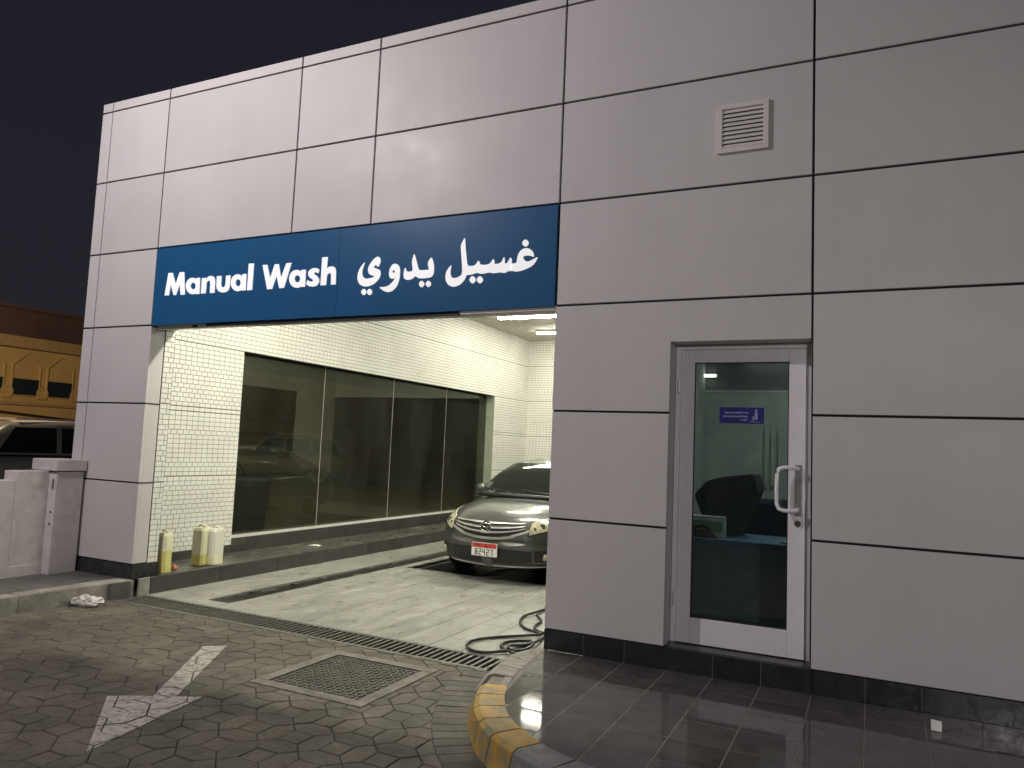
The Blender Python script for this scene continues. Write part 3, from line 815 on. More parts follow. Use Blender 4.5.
hp = [(hx, ly0, 1.545), (hx-.02, ly0-.045, 1.555), (hx-.085, ly0-.07, 1.555), (hx-.115, ly0-.072, 1.545), (hx-.128, ly0-.072, 1.51), (hx-.13, ly0-.072, 1.41),
      (hx-.128, ly0-.072, 1.315), (hx-.115, ly0-.072, 1.28), (hx-.085, ly0-.07, 1.27), (hx-.02, ly0-.045, 1.27), (hx, ly0, 1.28)]
hq = []
for i in range(len(hp)-1):
    for t in (0, .5): hq.append(tuple(hp[i][d]*(1-t)+hp[i+1][d]*t for d in range(3)))
hq.append(hp[-1])
MB().tube(hq, 0.013, 10).build('handle', 'handlewhite', dob, smooth=True)
box('handle_plate', 'rim', (hx-.022, hx+.022, ly0-.005, ly0-.0005, 1.235, 1.575), dob, bevel=.002)
MB().lathe([(0.001, -.014), (0.016, -.014), (0.021, -.008), (0.021, 0)], (1.726, ly0, 1.185), 16, 'y').build('lock', 'lampdark', dob, smooth=False)
for z in (0.60, 2.10):
    h_ = MB(); h_.tube([(FX0+.030, ly0-.008, z-.045), (FX0+.030, ly0-.008, z+.045)], .011, 10); h_.box(FX0+.03, FX0+.075, ly0-.006, ly0-.0003, z+.002, z+.06)
    h_.build('hinge', 'alu', dob)
box('closer_reveal', 'dark', (lx0, lx1, ly1+.001, ly1+.004, lz1, lz1+.004), dob)
# sticker on the glass
stk = thing('door_sticker', 'small blue sticker with pale print and figure on the door glass', 'sticker', (1.352, ly0+.0155, 1.90))
box('film', 'sticker', (-.150, .150, -.0012, 0, -.056, .056), stk)
rng = random.Random(3)
def strokes(x0, x1, z0, z1):
    m = MB(); x = x0
    while x < x1:
        ww_ = rng.uniform(.004, .010)
        m.box(x, min(x+ww_, x1), -.0018, -.0013, z0 + rng.uniform(0, .004), z1 - rng.uniform(0, .004)); x += ww_ + rng.uniform(.001, .003)
    return m
strokes(-.115, .045, .012, .026).build('print_line', 'stickerink', stk)
strokes(-.125, .040, -.014, .000).build('print_line', 'stickerink', stk)
strokes(-.005, .040, -.036, -.024).build('print_line', 'stickerink', stk)
fg = MB(); fg.prism_y(ell(.097, .034, .008, .010, 12), -.0018, -.0013)
fg.prism_y([(.088,.022),(.106,.022),(.108,-.020),(.100,-.030),(.092,-.028),(.090,-.008)], -.0018, -.0013)
fg.prism_y([(.070,-.010),(.082,-.004),(.0885,-.014),(.084,-.034),(.074,-.034),(.078,-.018)], -.0018, -.0013)
fg.prism_y([(.055,-.040),(.125,-.042),(.125,-.0455),(.055,-.044)], -.0018, -.0013)
fg.build('figure_icon', 'stickerink', stk)

# ================================================================== blue sign with letters
sg = thing('blue_sign', 'blue sign panel with white Manual Wash lettering above the bay', 'sign', (0, 0, 0))
for x0, x1 in ((-4.447, -2.105), (-2.1025, -0.012)):
    box('sign_panel', 'signblue', (x0, x1, -0.002, 0.018, 2.696, 3.492), sg, bevel=.001)
def unproj(px, py, yv=-0.004):
    d = _f + _r*((px-512)/748.81) - _u*((py-384)/748.81); t = (yv - CAM_LOC.y)/d.y; p = CAM_LOC + d*t; return (p.x, p.z)
# the outlines of the letters are given in the sign's own plane; the digitised outlines use the survey frame of each letter
def glyph(name, pieces, fr, smooth=0):
    sc, ox, oy = fr; m = MB(); dz = 0.0
    for pc in pieces:
        poly, holes = (pc if isinstance(pc, tuple) and isinstance(pc[0], list) else (pc, []))
        sm = smooth if len(poly) != 24 else 0
        P = [unproj(ox+p[0]/sc, oy+p[1]/sc) for p in (chaikin(poly, sm) if sm else poly)]
        H = [[unproj(ox+p[0]/sc, oy+p[1]/sc) for p in h] for h in holes]
        if area(P) < 0: P = P[::-1]
        H = [h if area(h) < 0 else h[::-1] for h in H]
        m.prism_y(P, -0.0085-dz, -0.0022, H); dz += 0.0004
    return m.build('letter', 'white', sg, label=name)
Z5 = (10.24, 160, 255); Z6 = (10.24, 250, 250)
glyph('letter M', [[(50,415),(90,185),(132,184),(163,300),(205,178),(251,175),(257,405),(213,408),(205,300),(166,410),(142,411),(112,300),(94,413)]], Z5)
glyph('letter a of Manual', [(ell(335,318,68,84), [ell(342,318,26,35)]), [(374,237),(413,234),(407,399),(368,401)]], Z5)
glyph('letter n', [[(432,238),(478,235),(475,258),(488,230),(508,217),(530,214),(552,222),(564,243),(567,275),(560,388),(513,390),(518,290),(515,272),(505,262),(490,266),(480,282),(470,392),(422,395)]], Z5)
glyph('letter u', [[(586,218),(634,215),(628,305),(634,325),(648,332),(664,326),(673,305),(680,212),(725,209),(717,325),(702,362),(672,382),(637,385),(603,373),(584,345),(580,312)]], Z5)
glyph('second letter a of Manual', [(ell(798,285,70,87), [ell(803,285,26,37)]), [(847,197),(888,194),(880,362),(840,365)]], Z5)
glyph('letter l', [[(912,90),(965,87),(945,358),(894,363)]], Z5)
glyph('letter W', [[(132,155),(180,152),(208,290),(256,148),(298,145),(320,285),(374,137),(428,132),(350,388),(302,391),(274,265),(228,399),(178,404)]], Z6)
glyph('letter a of Wash', [(ell(483,296,80,92), [ell(488,296,29,37)]), [(532,205),(575,202),(566,377),(524,379)]], Z6)
glyph('letter s', [[(712,200),(688,187),(655,186),(620,200),(599,228),(600,262),(620,287),(645,303),(650,316),(635,326),(610,320),(590,308),(579,352),(605,370),(645,377),(686,365),(709,335),(710,297),(690,268),(662,250),(655,238),(668,229),(688,231),(703,240)]], Z6, 1)
glyph('letter h', [[(742,77),(800,72),(789,188),(815,172),(850,168),(874,182),(883,215),(880,352),(831,357),(833,250),(824,237),(806,240),(790,262),(780,360),(724,363)]], Z6)
Q1 = (17.067, 355, 255); Q2 = (17.067, 400, 250); Q3 = (13.967, 440, 235); Q4 = (14.49, 490, 232)
def dia(cx, cy, rx, ry): return [(cx-rx,cy),(cx,cy-ry),(cx+rx,cy),(cx,cy+ry)]
glyph('Arabic letter yeh at the left end', [[(180,108),(152,190),(130,260),(125,330),(145,385),(190,408),(250,400),(300,385),(345,365),(290,348),(250,330),(228,290),(224,240),(245,180),(290,110),(350,48),(395,26),(430,48),(443,100),(425,160),(402,205),(385,200),(365,160),(310,213),(380,235),(425,255),(443,300),(438,350),(410,410),(350,475),(280,522),(190,543),(112,525),(63,475),(43,400),(55,310),(90,220)],
      dia(153,633,56,68), dia(253,633,56,68)], Q1, 1)
glyph('Arabic letter waw', [([(690,148),(740,168),(771,220),(772,320),(757,430),(722,530),(660,600),(590,637),(520,627),(460,592),(412,548),(500,549),(570,530),(630,480),(670,430),(692,383),(650,407),(610,402),(583,350),(588,270),(620,190),(655,156)], [ell(663,284,22,22,12)])], Q1, 1)
glyph('Arabic letters dal and yeh', [[(93,296),(110,345),(130,372),(180,372),(225,350),(215,280),(207,200),(225,130),(248,56),(270,130),(290,210),(310,290),(330,346),(400,346),(470,341),(500,336),(485,280),(477,220),(508,165),(540,121),(566,180),(584,260),(584,380),(566,430),(540,462),(480,477),(380,487),(310,482),(265,440),(230,482),(180,507),(130,514),(70,492),(64,400),(76,340)],
      dia(373,582,58,70), dia(488,580,58,68)], Q2, 1)
glyph('Arabic letters lam, yeh and seen', [[(168,410),(150,480),(148,550),(165,595),(205,606),(260,590),(315,550),(310,400),(299,250),(292,150),(320,90),(350,34),(356,90),(361,200),(373,320),(386,432),(440,436),(490,426),(515,395),(538,356),(559,385),(561,416),(650,419),(700,401),(730,360),(745,332),(766,365),(757,410),
        (838,398),(867,372),(896,299),(910,345),(902,397),(940,400),(965,345),(992,310),(1006,350),(1003,390),(1003,510),(962,500),(920,528),(880,530),(838,521),(760,537),(680,522),(600,547),(510,527),(440,557),(372,557),(356,610),(310,672),(250,712),(185,727),(118,702),(83,640),(78,560),(100,490)],
      dia(458,627,55,64), dia(560,627,55,63)], Q3, 1)
glyph('Arabic letter ghain', [[(303,455),(390,456),(395,380),(420,300),(470,248),(530,233),(590,248),(632,300),(642,357),(625,362),(600,345),(530,340),(475,358),(500,410),(545,437),(620,402),(700,356),(672,420),(622,487),(540,532),(460,562),(380,577),(303,560)],
      dia(517,162,60,66)], Q4, 1)

# ================================================================== ceiling lights of the bay
def ceiling_light(x, y, label, lamp='tube'):
    t = thing('ceiling_light', label, 'light', (x, y, ZC), 0, 'strip lights on the bay ceiling')
    box('housing', 'fixture', (-.62, .62, -.085, .085, -.03, -.001), t)
    for b in ((-.62, .62, -.085, -.067), (-.62, .62, .067, .085), (-.62, -.605, -.0665, .0665), (.605, .62, -.0665, .0665)): box('rim', 'fixture', (*b, -.046, -.0305), t)
    box('tube_cover', lamp, (-.60, .60, -.055, .055, -.070, -.031), t)
    return t
for x, y, lab in ((-3.66, 7.42, 'white strip light on the bay ceiling, the nearer one in view'), (-3.66, 9.27, 'white strip light on the bay ceiling nearest the back wall'),
                  (-3.3, 1.25, 'white strip light at the front of the bay ceiling, left of two'), (-1.9, 4.5, 'white strip light over the middle of the bay, left of two'),
                  (-1.4, 1.25, 'white strip light at the front of the bay ceiling, right of two'), (-0.5, 4.5, 'white strip light over the middle of the bay, right of two'),
                  (-0.9, 7.42, 'white strip light hidden behind the pier above the car')):
    ceiling_light(x, y, lab, 'tube_back' if y > 7 else 'tube')

# ================================================================== hose, jugs, litter
def smoothpath(P, n=6):
    out = []
    for i in range(len(P)-1):
        p0, p1, p2, p3 = P[max(0,i-1)], P[i], P[i+1], P[min(len(P)-1,i+2)]
        for k in range(n):
            t = k/n
            out.append(tuple(0.5*((2*p1[d])+(-p0[d]+p2[d])*t+(2*p0[d]-5*p1[d]+4*p2[d]-p3[d])*t*t+(-p0[d]+3*p1[d]-3*p2[d]+p3[d])*t**3) for d in range(3)))
    return out + [P[-1]]
def flo(px, py, z):
    d = _f + _r*((px-512)/748.81) - _u*((py-384)/748.81); t = (z - CAM_LOC.z)/d.z; p = CAM_LOC + d*t; return (p.x, p.y, z)
hose_pts = [(-.02,1.95,.3),(-.35,1.9,.016),(-.72,1.88,.016),(-.80,1.62,.03),(-.45,1.48,.016),(-.40,1.25,.016),(-.62,1.12,.016),(-.9,1.35,.016),(-.86,1.62,.02),(-.95,1.45,.016)]
hp1 = [flo(x, y, z) for x, y, z in ((556,607,.016),(543,610,.016),(536,612,.03),(524,616,.016),(520,622,.016),(525,628,.016),(533,631,.016),(541,634,.03),(532,635,.02),(505,636.5,.016),(482,638.5,.016),
        (470,641.5,.016),(467,646,.016),(473,650.5,.016),(486,652.3,.016),(500,651.3,.02),(512,649.5,.03),(522,647,.016),(532,643.5,.03),(530,641,.016),(518,640.5,.016),(506,642,.016),(501,645.5,.016),(504,649,.016),(511,652,.04),(518,654.5,.03))]
hp2 = [flo(x, y, z) for x, y, z in ((537,615,.016),(541,621,.016),(536,625,.016),(534.5,628.5,.016),(540,632,.016),(546,634,.016),(541,639,.016),(535,642,.04),(524,645,.05),(511,645.5,.05),(508,648,.05),(514,650.5,.03),(526,649,.03),(534,644,.04))]
hs_ = MB(); hs_.tube(smoothpath(hp1), 0.0125, 8); hs_.tube(smoothpath(hp2), 0.0125, 8)
tag(hs_.build('hose', 'hose', smooth=True), 'black water hose lying in loops beside the pier', 'hose')

def jug(name, label, x, y, rz, wx, wy, h, fill, m_up, m_lo, group='plastic jugs on the ledge'):
    t = thing(name, label, 'jug', (x, y, 0.166), rz, group)
    def body(z0, z1, top):
        rows = []; ch_ = .022; pl = [(-wx+ch_,-wy),(wx-ch_,-wy),(wx,-wy+ch_),(wx,wy-ch_),(wx-ch_,wy),(-wx+ch_,wy),(-wx,wy-ch_),(-wx,-wy+ch_)]
        levels = [(z0, .94 if z0 < .01 else 1.0), (z0+.015, 1.0), (z1-.03 if top else z1, 1.0)] + ([(z1, .86)] if top else [])
        m = MB()
        for z, s in levels: rows.append([(p[0]*s, p[1]*s, z) for p in pl+[pl[0]]])
        m.grid(rows); n = 8
        m.add([(p[0]*levels[-1][1], p[1]*levels[-1][1], z1) for p in pl], [tuple(range(n))])
        m.add([(p[0]*levels[0][1], p[1]*levels[0][1], z0) for p in pl], [tuple(range(n))[::-1]])
        return m
    body(0, h*fill, False).build('filled_base', m_lo, t, smooth=False)
    body(h*fill+.001, h, True).build('container', m_up, t, smooth=False)
    MB().lathe([(.024, h+.0005), (.024, h+.02), (.02, h+.026), (.001, h+.026)], (wx*.35, 0, 0), 14).build('cap', m_up, t)
    hd = [(-wx*.75, 0, h-.002), (-wx*.7, 0, h+.022), (-wx*.1, 0, h+.024), (0.0, 0, h-.002)]
    MB().tube(smoothpath(hd, 4), .009, 8).build('handle', m_up, t, smooth=True)
    return t
jug('plastic_jug', 'tall narrow pale yellow jug nearest the jamb', -4.47, 0.40, 0.1, .058, .06, .41, .55, 'jugpale', 'jugyellow')
jug('plastic_jug', 'square jug with yellow liquid in its lower third', -4.585, .985, 0.2, .074, .09, .41, .30, 'jugpale', 'jugyellow')
jug('plastic_jug', 'translucent white jug behind the half yellow one', -4.50, 1.095, 0.1, .060, .09, .40, .28, 'jug', 'jugpale')
tag(MB().lathe([(.010,0),(.03,.004),(.034,.02),(.03,.04),(.014,.05),(.010,.062),(.001,.064)], (-4.50, 0.56, .166), 14).build('orange_cap', 'orange', smooth=True),
    'small orange plastic bottle lying behind the tall yellow jug', 'bottle')
o = MB().add([(-.07,-.05,0),(.08,-.06,.004),(.09,.05,0),(-.06,.06,.006),(0,0,.02),(.04,.02,.014)], [(0,1,4),(1,5,4),(1,2,5),(2,3,4,5),(3,0,4)]).build('tissue', 'paper'); o.location = (-4.72, 3.05, .162)
tag(o, 'flat white tissue on the dark ledge below the window', 'tissue')
# crumpled bag on the pavers
bm = bmesh.new(); bmesh.ops.create_icosphere(bm, subdivisions=4, radius=1)
rr = random.Random(11)
ds = [(Vector((rr.gauss(0,1), rr.gauss(0,1), rr.gauss(0,1))).normalized(), rr.uniform(.15,.6)) for _ in range(60)]
for v in bm.verts:
    n0 = v.co.normalized(); s_ = 1.0
    for d, a in ds: s_ -= a*.42*math.exp(-((n0-d).length/.17)**2)
    lobe = 1 + .28*math.cos(2*math.atan2(n0.y, n0.x)+.6)
    v.co = Vector((n0.x*.125*s_*lobe, n0.y*.105*s_*lobe, max(-.005, n0.z*.060*s_*(1 + .3*math.sin(7*n0.x+2)*math.cos(6*n0.y))+.03)))
me = bpy.data.meshes.new('plastic_bag'); bm.to_mesh(me); bm.free(); me.materials.append(MT['bag'])
for p in me.polygons: p.use_smooth = False
o = link('plastic_bag', me); o.location = (-4.33, -0.52, 0.004); o.rotation_euler = (0, 0, .5)
tag(o, 'crumpled white plastic bag on the pavers against the left kerb', 'bag')
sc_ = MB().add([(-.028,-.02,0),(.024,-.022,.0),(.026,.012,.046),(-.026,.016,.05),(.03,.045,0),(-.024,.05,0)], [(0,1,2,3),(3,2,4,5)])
o = sc_.build('white_scrap', 'paper'); o.location = (2.495, -.29, .1525); tag(o, 'small white folded scrap on the dark tiles at right', 'paper')  # small white folded piece on the tiles

# ================================================================== low wall on the left
lw = thing('low_wall', 'low white plastered wall ending in a capped pillar', 'wall', (-5.36, -.3, .15))
def LW(b): return (b[0]+5.36, b[1]+5.36, b[2]+.3, b[3]+.3, b[4]-.15, b[5]-.15)
box('wall_section', 'plaster', LW((-5.56, -5.36, -.645, -.3205, .15, 1.18)), lw, bevel=.006)
box('wall_section', 'plaster', LW((-5.56, -5.362, -4.2, -.646, .15, 1.09)), lw, bevel=.006)
box('base_course', 'plaster', LW((-5.3598, -5.35, -4.2, -.3205, .15, .255)), lw)
box('pillar', 'plaster', LW((-5.58, -5.245, -.32, -.03, .15, 1.172)), lw, bevel=.006)
box('pillar_cap', 'plaster', LW((-5.62, -5.225, -.345, -.012, 1.182, 1.298)), lw, bevel=.008)
box('cap_joint', 'dark', LW((-5.56, -5.255, -.31, -.04, 1.1725, 1.1815)), lw)
MB().lathe([(.001,-.004),(.012,-.004),(.012,.001)], (-5.29+5.36, -.321+.3, .62), 10, 'y').build('fixing', 'dark', lw)
MB().lathe([(.001,-.004),(.012,-.004),(.012,.001)], (-5.29+5.36, -.321+.3, .50), 10, 'y').build('fixing', 'dark', lw)
box('latch_plate', 'pole', LW((-5.30, -5.275, -.326, -.3205, 1.0, 1.1)), lw)

# ================================================================== vehicles
def loft_body(stations, k=14, plan=None):
    """closed skin from stations (y, half width, z bottom, z top, shoulder exponent)"""
    rows = []
    for (y, w_, zb, zt, ex) in stations:
        row = []
        for i in range(2*k+1):
            a = -math.pi/2 + 2*math.pi*i/(2*k)
            ca, sa = math.cos(a), math.sin(a)
            x = w_*math.copysign(abs(ca)**(2/ex), ca); z = (zb+zt)/2 + (zt-zb)/2*math.copysign(abs(sa)**(2/ex), sa)
            t = (z-zb)/max(1e-6, zt-zb)
            x *= 1 - 0.07*max(0, t-.55)/.45
            yy = y + (plan(y)*(abs(x)/.88)**2.6 if plan else 0)
            row.append((x, yy, z))
        rows.append(row)
    m = MB().grid(rows)
    for r_, rev in ((rows[0], False), (rows[-1], True)):
        c = (0, r_[0][1], sum(p[2] for p in r_)/len(r_))
        n = len(r_)-1
        m.add(list(r_[:-1])+[c], [((i+1) % n, i, n) if rev else (i, (i+1) % n, n) for i in range(n)])
    return m
def wheel(parent, x, y, r, wd):
    s = 1 if x > 0 else -1
    t = MB().lathe([(r*.62,-wd/2),(r*.93,-wd/2),(r,-wd/2+.03),(r,wd/2-.03),(r*.93,wd/2),(r*.62,wd/2)], (0,0,0), 24, 'x').build('wheel', 'tyre', parent, smooth=True)
    t.location = (x, y, r)
    m = MB(); m.lathe([(.05,.0),(.07,.02),(.07,.0)], (s*(wd/2-.03),0,0), 12, 'x')
    m.lathe([(r*.63, wd/2-.005),(r*.66, wd/2+.006),(r*.58, wd/2+.004),(r*.56, wd/2-.04),(r*.01, wd/2-.05)] if s > 0 else [(r*.01,-wd/2+.05),(r*.56,-wd/2+.04),(r*.58,-wd/2-.004),(r*.66,-wd/2-.006),(r*.63,-wd/2+.005)], (0,0,0), 24, 'x')
    for a in range(5):
        an = a*2*math.pi/5; c_, s_ = math.cos(an), math.sin(an)
        x0, x1 = (wd/2-.045, wd/2-.005) if s > 0 else (-wd/2+.005, -wd/2+.045)
        pts = [(u*c_-v*s_, u*s_+v*c_) for u, v in ((.03,-.03),(r*.58,-.045),(r*.58,.045),(.03,.03))]
        m.add([(x0,p[0],p[1]) for p in pts]+[(x1,p[0],p[1]) for p in pts], [(0,1,2,3),(7,6,5,4),(0,4,5,1),(1,5,6,2),(2,6,7,3),(3,7,4,0)])
    m.build('rim', 'rim', t, fix=True)
    return t
def bvh_of(o):
    dg = bpy.context.evaluated_depsgraph_get(); return BVHTree.FromObject(o, dg)
def front_patch(bvh, x0, x1, zlo, zhi, nx=14, nz=5, off=0.008, y0=-1.0):
    """patch laid on the nose: between two height curves over a width range, seen from the front (local -y)"""
    rows = []
    for j in range(nz+1):
        row = []
        for i in range(nx+1):
            x = x0 + (x1-x0)*i/nx; z = zlo(x) + (zhi(x)-zlo(x))*j/nz
            h = bvh.ray_cast(Vector((x, y0, z)), Vector((0,1,0)))
            if h[0] is None: h = bvh.find_nearest(Vector((x, .3, z)))
            nrm = h[1]; nrm = nrm if nrm.y < 0 else -nrm
            row.append(h[0] + nrm*off)
        rows.append(row)
    return rows
def patch_mesh(rows, depth=0.012):
    m = MB(); m.grid(rows)
    bk = [[p + Vector((0, depth, 0)) for p in r_] for r_ in rows]
    edge = rows[0] + [r_[-1] for r_ in rows[1:]] + rows[-1][-2::-1] + [r_[0] for r_ in rows[-2:0:-1]]
    eb = bk[0] + [r_[-1] for r_ in bk[1:]] + bk[-1][-2::-1] + [r_[0] for r_ in bk[-2:0:-1]]
    m.grid([list(edge)+[edge[0]], list(eb)+[eb[0]]])
    return m
def top_patch(bvh, rows_xy, off):
    rows = []
    for r_ in rows_xy:
        row = []
        for x, y in r_:
            h = bvh.ray_cast(Vector((x, y, 3)), Vector((0,0,-1))); row.append(h[0] + h[1]*off)
        rows.append(row)
    return rows
def greenhouse(st, m=5):
    """cabin skin: stations (y, half width at base, base z, half width at roof, roof z)"""
    rows = []
    for (y, wb, zb, wr, zr) in st:
        half = [(wb, zb), (wb*.75+wr*.25, zb*.72+zr*.28), (wb*.45+wr*.55, zb*.4+zr*.6), (wr*1.03, zb*.1+zr*.9), (wr*.96, zb*.02+zr*.98), (wr*.7, zr+.012), (wr*.35, zr+.022), (0, zr+.025)]
        if zr - zb < .03: half = [(wb*(1-i/7), zb + (zr-zb)*i/7) for i in range(8)]
        row = [(x, y, z) for x, z in half] + [(-x, y, z) for x, z in half[-2::-1]]
        rows.append(row)
    return MB().grid(rows)
def sub(o, lv=2):
    md = o.modifiers.new('subdivision', 'SUBSURF'); md.levels = lv; md.render_levels = lv; return o

# ---- the sedan in the bay (local: front at y=0, towards -y)
car = thing('sedan_car', 'grey metallic sedan parked nose out in the tiled wash bay', 'car', (-1.93, 2.74, 0))
plan = lambda y: 0.40*max(0, 1-y/1.3)**1.4
body = loft_body([(0.0,.52,.46,.60,2.6),(.02,.66,.34,.68,3.0),(.06,.74,.24,.735,3.4),(.13,.80,.205,.775,3.6),(.25,.84,.19,.825,3.8),(.5,.865,.18,.88,4.0),(.8,.875,.18,.925,4.2),(1.1,.88,.18,.965,4.4),
                  (1.5,.88,.18,.985,4.4),(2.4,.885,.18,.985,4.4),(3.4,.885,.19,1.0,4.4),(3.9,.875,.20,1.04,4.2),(4.25,.85,.24,1.05,3.8),(4.45,.80,.30,1.02,3.4),(4.53,.72,.42,.92,3.0)], 14, plan)
bo = body.build('body', 'carpaint', car, smooth=True, fix=True); sub(bo, 1)
cab = greenhouse([(1.02,.74,.95,.74,.955),(1.30,.765,.965,.70,1.10),(1.62,.775,.975,.645,1.275),(1.95,.78,.98,.60,1.40),(2.35,.785,.985,.585,1.445),(2.8,.785,.99,.58,1.44),(3.2,.78,.995,.57,1.405),(3.6,.765,1.01,.58,1.27),(4.0,.74,1.03,.66,1.09),(4.12,.73,1.035,.70,1.04)])
ca = cab.build('cabin', 'carpaint', car, smooth=True, fix=True)
bpy.context.view_layer.update()
bv = bvh_of(bo); bc = bvh_of(ca)
def cabin_patch(pts, off=.006):
    rows = []
    for r_ in pts:
        row = []
        for p in r_:
            loc, nrm, i_, d_ = bc.find_nearest(Vector(p))
            cdir = loc - Vector((0, 2.5, .9)); nrm = nrm if nrm.dot(cdir) > 0 else -nrm
            row.append(loc + nrm*off)
        rows.append(row)
    return rows
ws = []
for j in range(7):
    t = j/6; y = 1.13 + t*.77; z = .985 + t*.39; hw = .70 - t*.13
    ws.append([(hw*(i/8-1), y + .0, z) for i in range(17)])
m = MB().grid(cabin_patch(ws)); m.build('windscreen', 'carglass', car, smooth=True, fix=True)
for s in (-1, 1):
    sd = []
    for j in range(4):
        t = j/3; ya = 1.45 + t*.52; yb = 3.45 - t*.25
        sd.append([(s*(.78-.18*t), ya+(yb-ya)*i/10, 1.01+.36*t) for i in range(11)])
    MB().grid(cabin_patch(sd)).build('side_window', 'carglass', car, smooth=True, fix=True)
# cowl, wipers
MB().tube(smoothpath([(-.66,1.04,.985),(-.3,.97,.985),(0,.95,.985),(.3,.97,.985),(.66,1.04,.985)], 4), .03, 8).build('cowl', 'black', car, smooth=True)
for pts in ([(-.10,1.0,1.0),(-.35,1.06,1.03),(-.60,1.12,1.045)], [(.45,1.05,1.01),(.2,1.04,1.03),(-.05,1.09,1.05)]):
    MB().tube(smoothpath([(p[0], p[1]-.02, p[2]+.015) for p in pts], 4), .009, 6).build('wiper', 'black', car)
# grille (smile-shaped)
zlo = lambda x: .560 + .085*(abs(x)/.46)**2.2; zhi = lambda x: .722 + .003*(abs(x)/.46)**2
def gz(a): return lambda x: zlo(x) + (zhi(x)-zlo(x))*a
patch_mesh(front_patch(bv, -.46, .46, zlo, zhi, 24, 5, .004)).build('grille', 'black', car, smooth=False, fix=True)
gr = car.children[-1]
for a0, a1 in ((.88,.97), (.55,.66), (.24,.35)):
    patch_mesh(front_patch(bv, -.45, .45, gz(a0), gz(a1), 24, 2, .020), .02).build('grille_bar', 'brightbar', car, smooth=True, fix=True)
patch_mesh(front_patch(bv, -.50, .50, lambda x: zlo(x)-.030, lambda x: zlo(x)-.002, 24, 2, .014), .016).build('grille_surround', 'brightbar', car, smooth=True, fix=True)
for s in (-1, 1):
    patch_mesh(front_patch(bv, s*.465, s*.500, lambda x: .63, lambda x: .75, 3, 6, .010), .016).build('grille_surround', 'carpaint', car, smooth=True, fix=True)
# emblem: three interlocking ovals
em = MB()
def oval(cx, cz, rx, rz_, y, r=.006, n=28):
    em.tube([(cx+rx*math.cos(2*math.pi*k/n), y, cz+rz_*math.sin(2*math.pi*k/n)) for k in range(n+1)], r, 6)
ey = min(p.y for r_ in front_patch(bv, -.02, .02, lambda x: .66, lambda x: .67, 1, 1, 0) for p in r_) - .028
oval(0, .668, .072, .050, ey, .007); oval(0, .668, .026, .046, ey-.002); oval(0, .691, .056, .022, ey-.003)
em.build('emblem', 'chrome', car, smooth=True)
MB().lathe([(.001,0),(.072,0),(.072,.02)], (0, ey+.006, .668), 24, 'y').build('emblem_plate', 'black', car)
# headlamps
for s in (-1, 1):
    lo = lambda x: .600 + .10*max(0, (abs(x)-.51))/.33; hi = lambda x: .735 + .105*(max(0, abs(x)-.51)/.33)**.8
    patch_mesh(front_patch(bv, s*.495, s*.855, lambda x: lo(x)-.018, lambda x: hi(x)+.014, 10, 6, .003), .02).build('headlamp_trim', 'black', car, smooth=True, fix=True)
    hl = patch_mesh(front_patch(bv, s*.51, s*.845, lo, hi, 10, 6, .010), .02).build('headlamp', 'lampglass', car, smooth=True, fix=True)
    c_ = front_patch(bv, s*.61, s*.62, lambda x: .69, lambda x: .70, 1, 1, .016)[0][0]
    MB().lathe([(.001,-.006),(.026,-.006),(.034,-.002),(.036,.02)], (c_.x, c_.y+.012, c_.z), 18, 'y').build('projector', 'lampdark', hl, smooth=True)
    c3 = front_patch(bv, s*.55, s*.56, lambda x: .665, lambda x: .67, 1, 1, .012)[0][0]
    MB().lathe([(.001,-.004),(.018,-.004),(.024,.008)], (c3.x, c3.y+.006, c3.z), 14, 'y').build('indicator_lamp', 'lampdark', hl, smooth=True)
    # bonnet edge above lamp
    patch_mesh(front_patch(bv, s*.57, s*.66, lambda x: .46, lambda x: .48, 4, 2, .004), .006).build('bumper_crease', 'carpaint', car, fix=True)
    fl = patch_mesh(front_patch(bv, s*.56, s*.76, lambda x: .285, lambda x: .43, 5, 3, .004), .008).build('fog_recess', 'black', car, fix=True)
    c2 = front_patch(bv, s*.66, s*.67, lambda x: .35, lambda x: .36, 1, 1, .01)[0][0]
    MB().lathe([(.001,-.006),(.034,-.006),(.04,.008)], (c2.x, c2.y, c2.z), 16, 'y').build('fog_lamp', 'lampglass', fl, smooth=True)
    # mirrors
    mm = bmesh.new(); bmesh.ops.create_uvsphere(mm, u_segments=14, v_segments=10, radius=1)
    for v in mm.verts: v.co = Vector((v.co.x*.085, v.co.y*.05 if v.co.y < 0 else v.co.y*.03, v.co.z*.06))
    me = bpy.data.meshes.new('mirror'); mm.to_mesh(me); mm.free(); me.materials.append(MT['carpaint'])
    for p in me.polygons: p.use_smooth = True
    mo = link('mirror', me, car); mo.location = (s*.89, 1.52, 1.03)
    wheel(car, s*.775, .93, .315, .20); wheel(car, s*.775, 3.53, .315, .20)
patch_mesh(front_patch(bv, -.54, .54, lambda x: .250+.02*abs(x), lambda x: .445-.05*abs(x), 16, 3, .004), .008).build('intake_with_reflection', 'black', car, fix=True)  # intake enlarged in black to include the floor's dark reflection on the bumper
patch_mesh(front_patch(bv, -.76, .76, lambda x: .222+.02*abs(x), lambda x: .240+.02*abs(x), 20, 2, .018), .02).build('bumper_lip', 'slat', car, smooth=True, fix=True)
patch_mesh(front_patch(bv, -.72, .72, lambda x: .20, lambda x: .218+.02*abs(x), 20, 2, .006), .02).build('under_tray', 'black', car, fix=True)
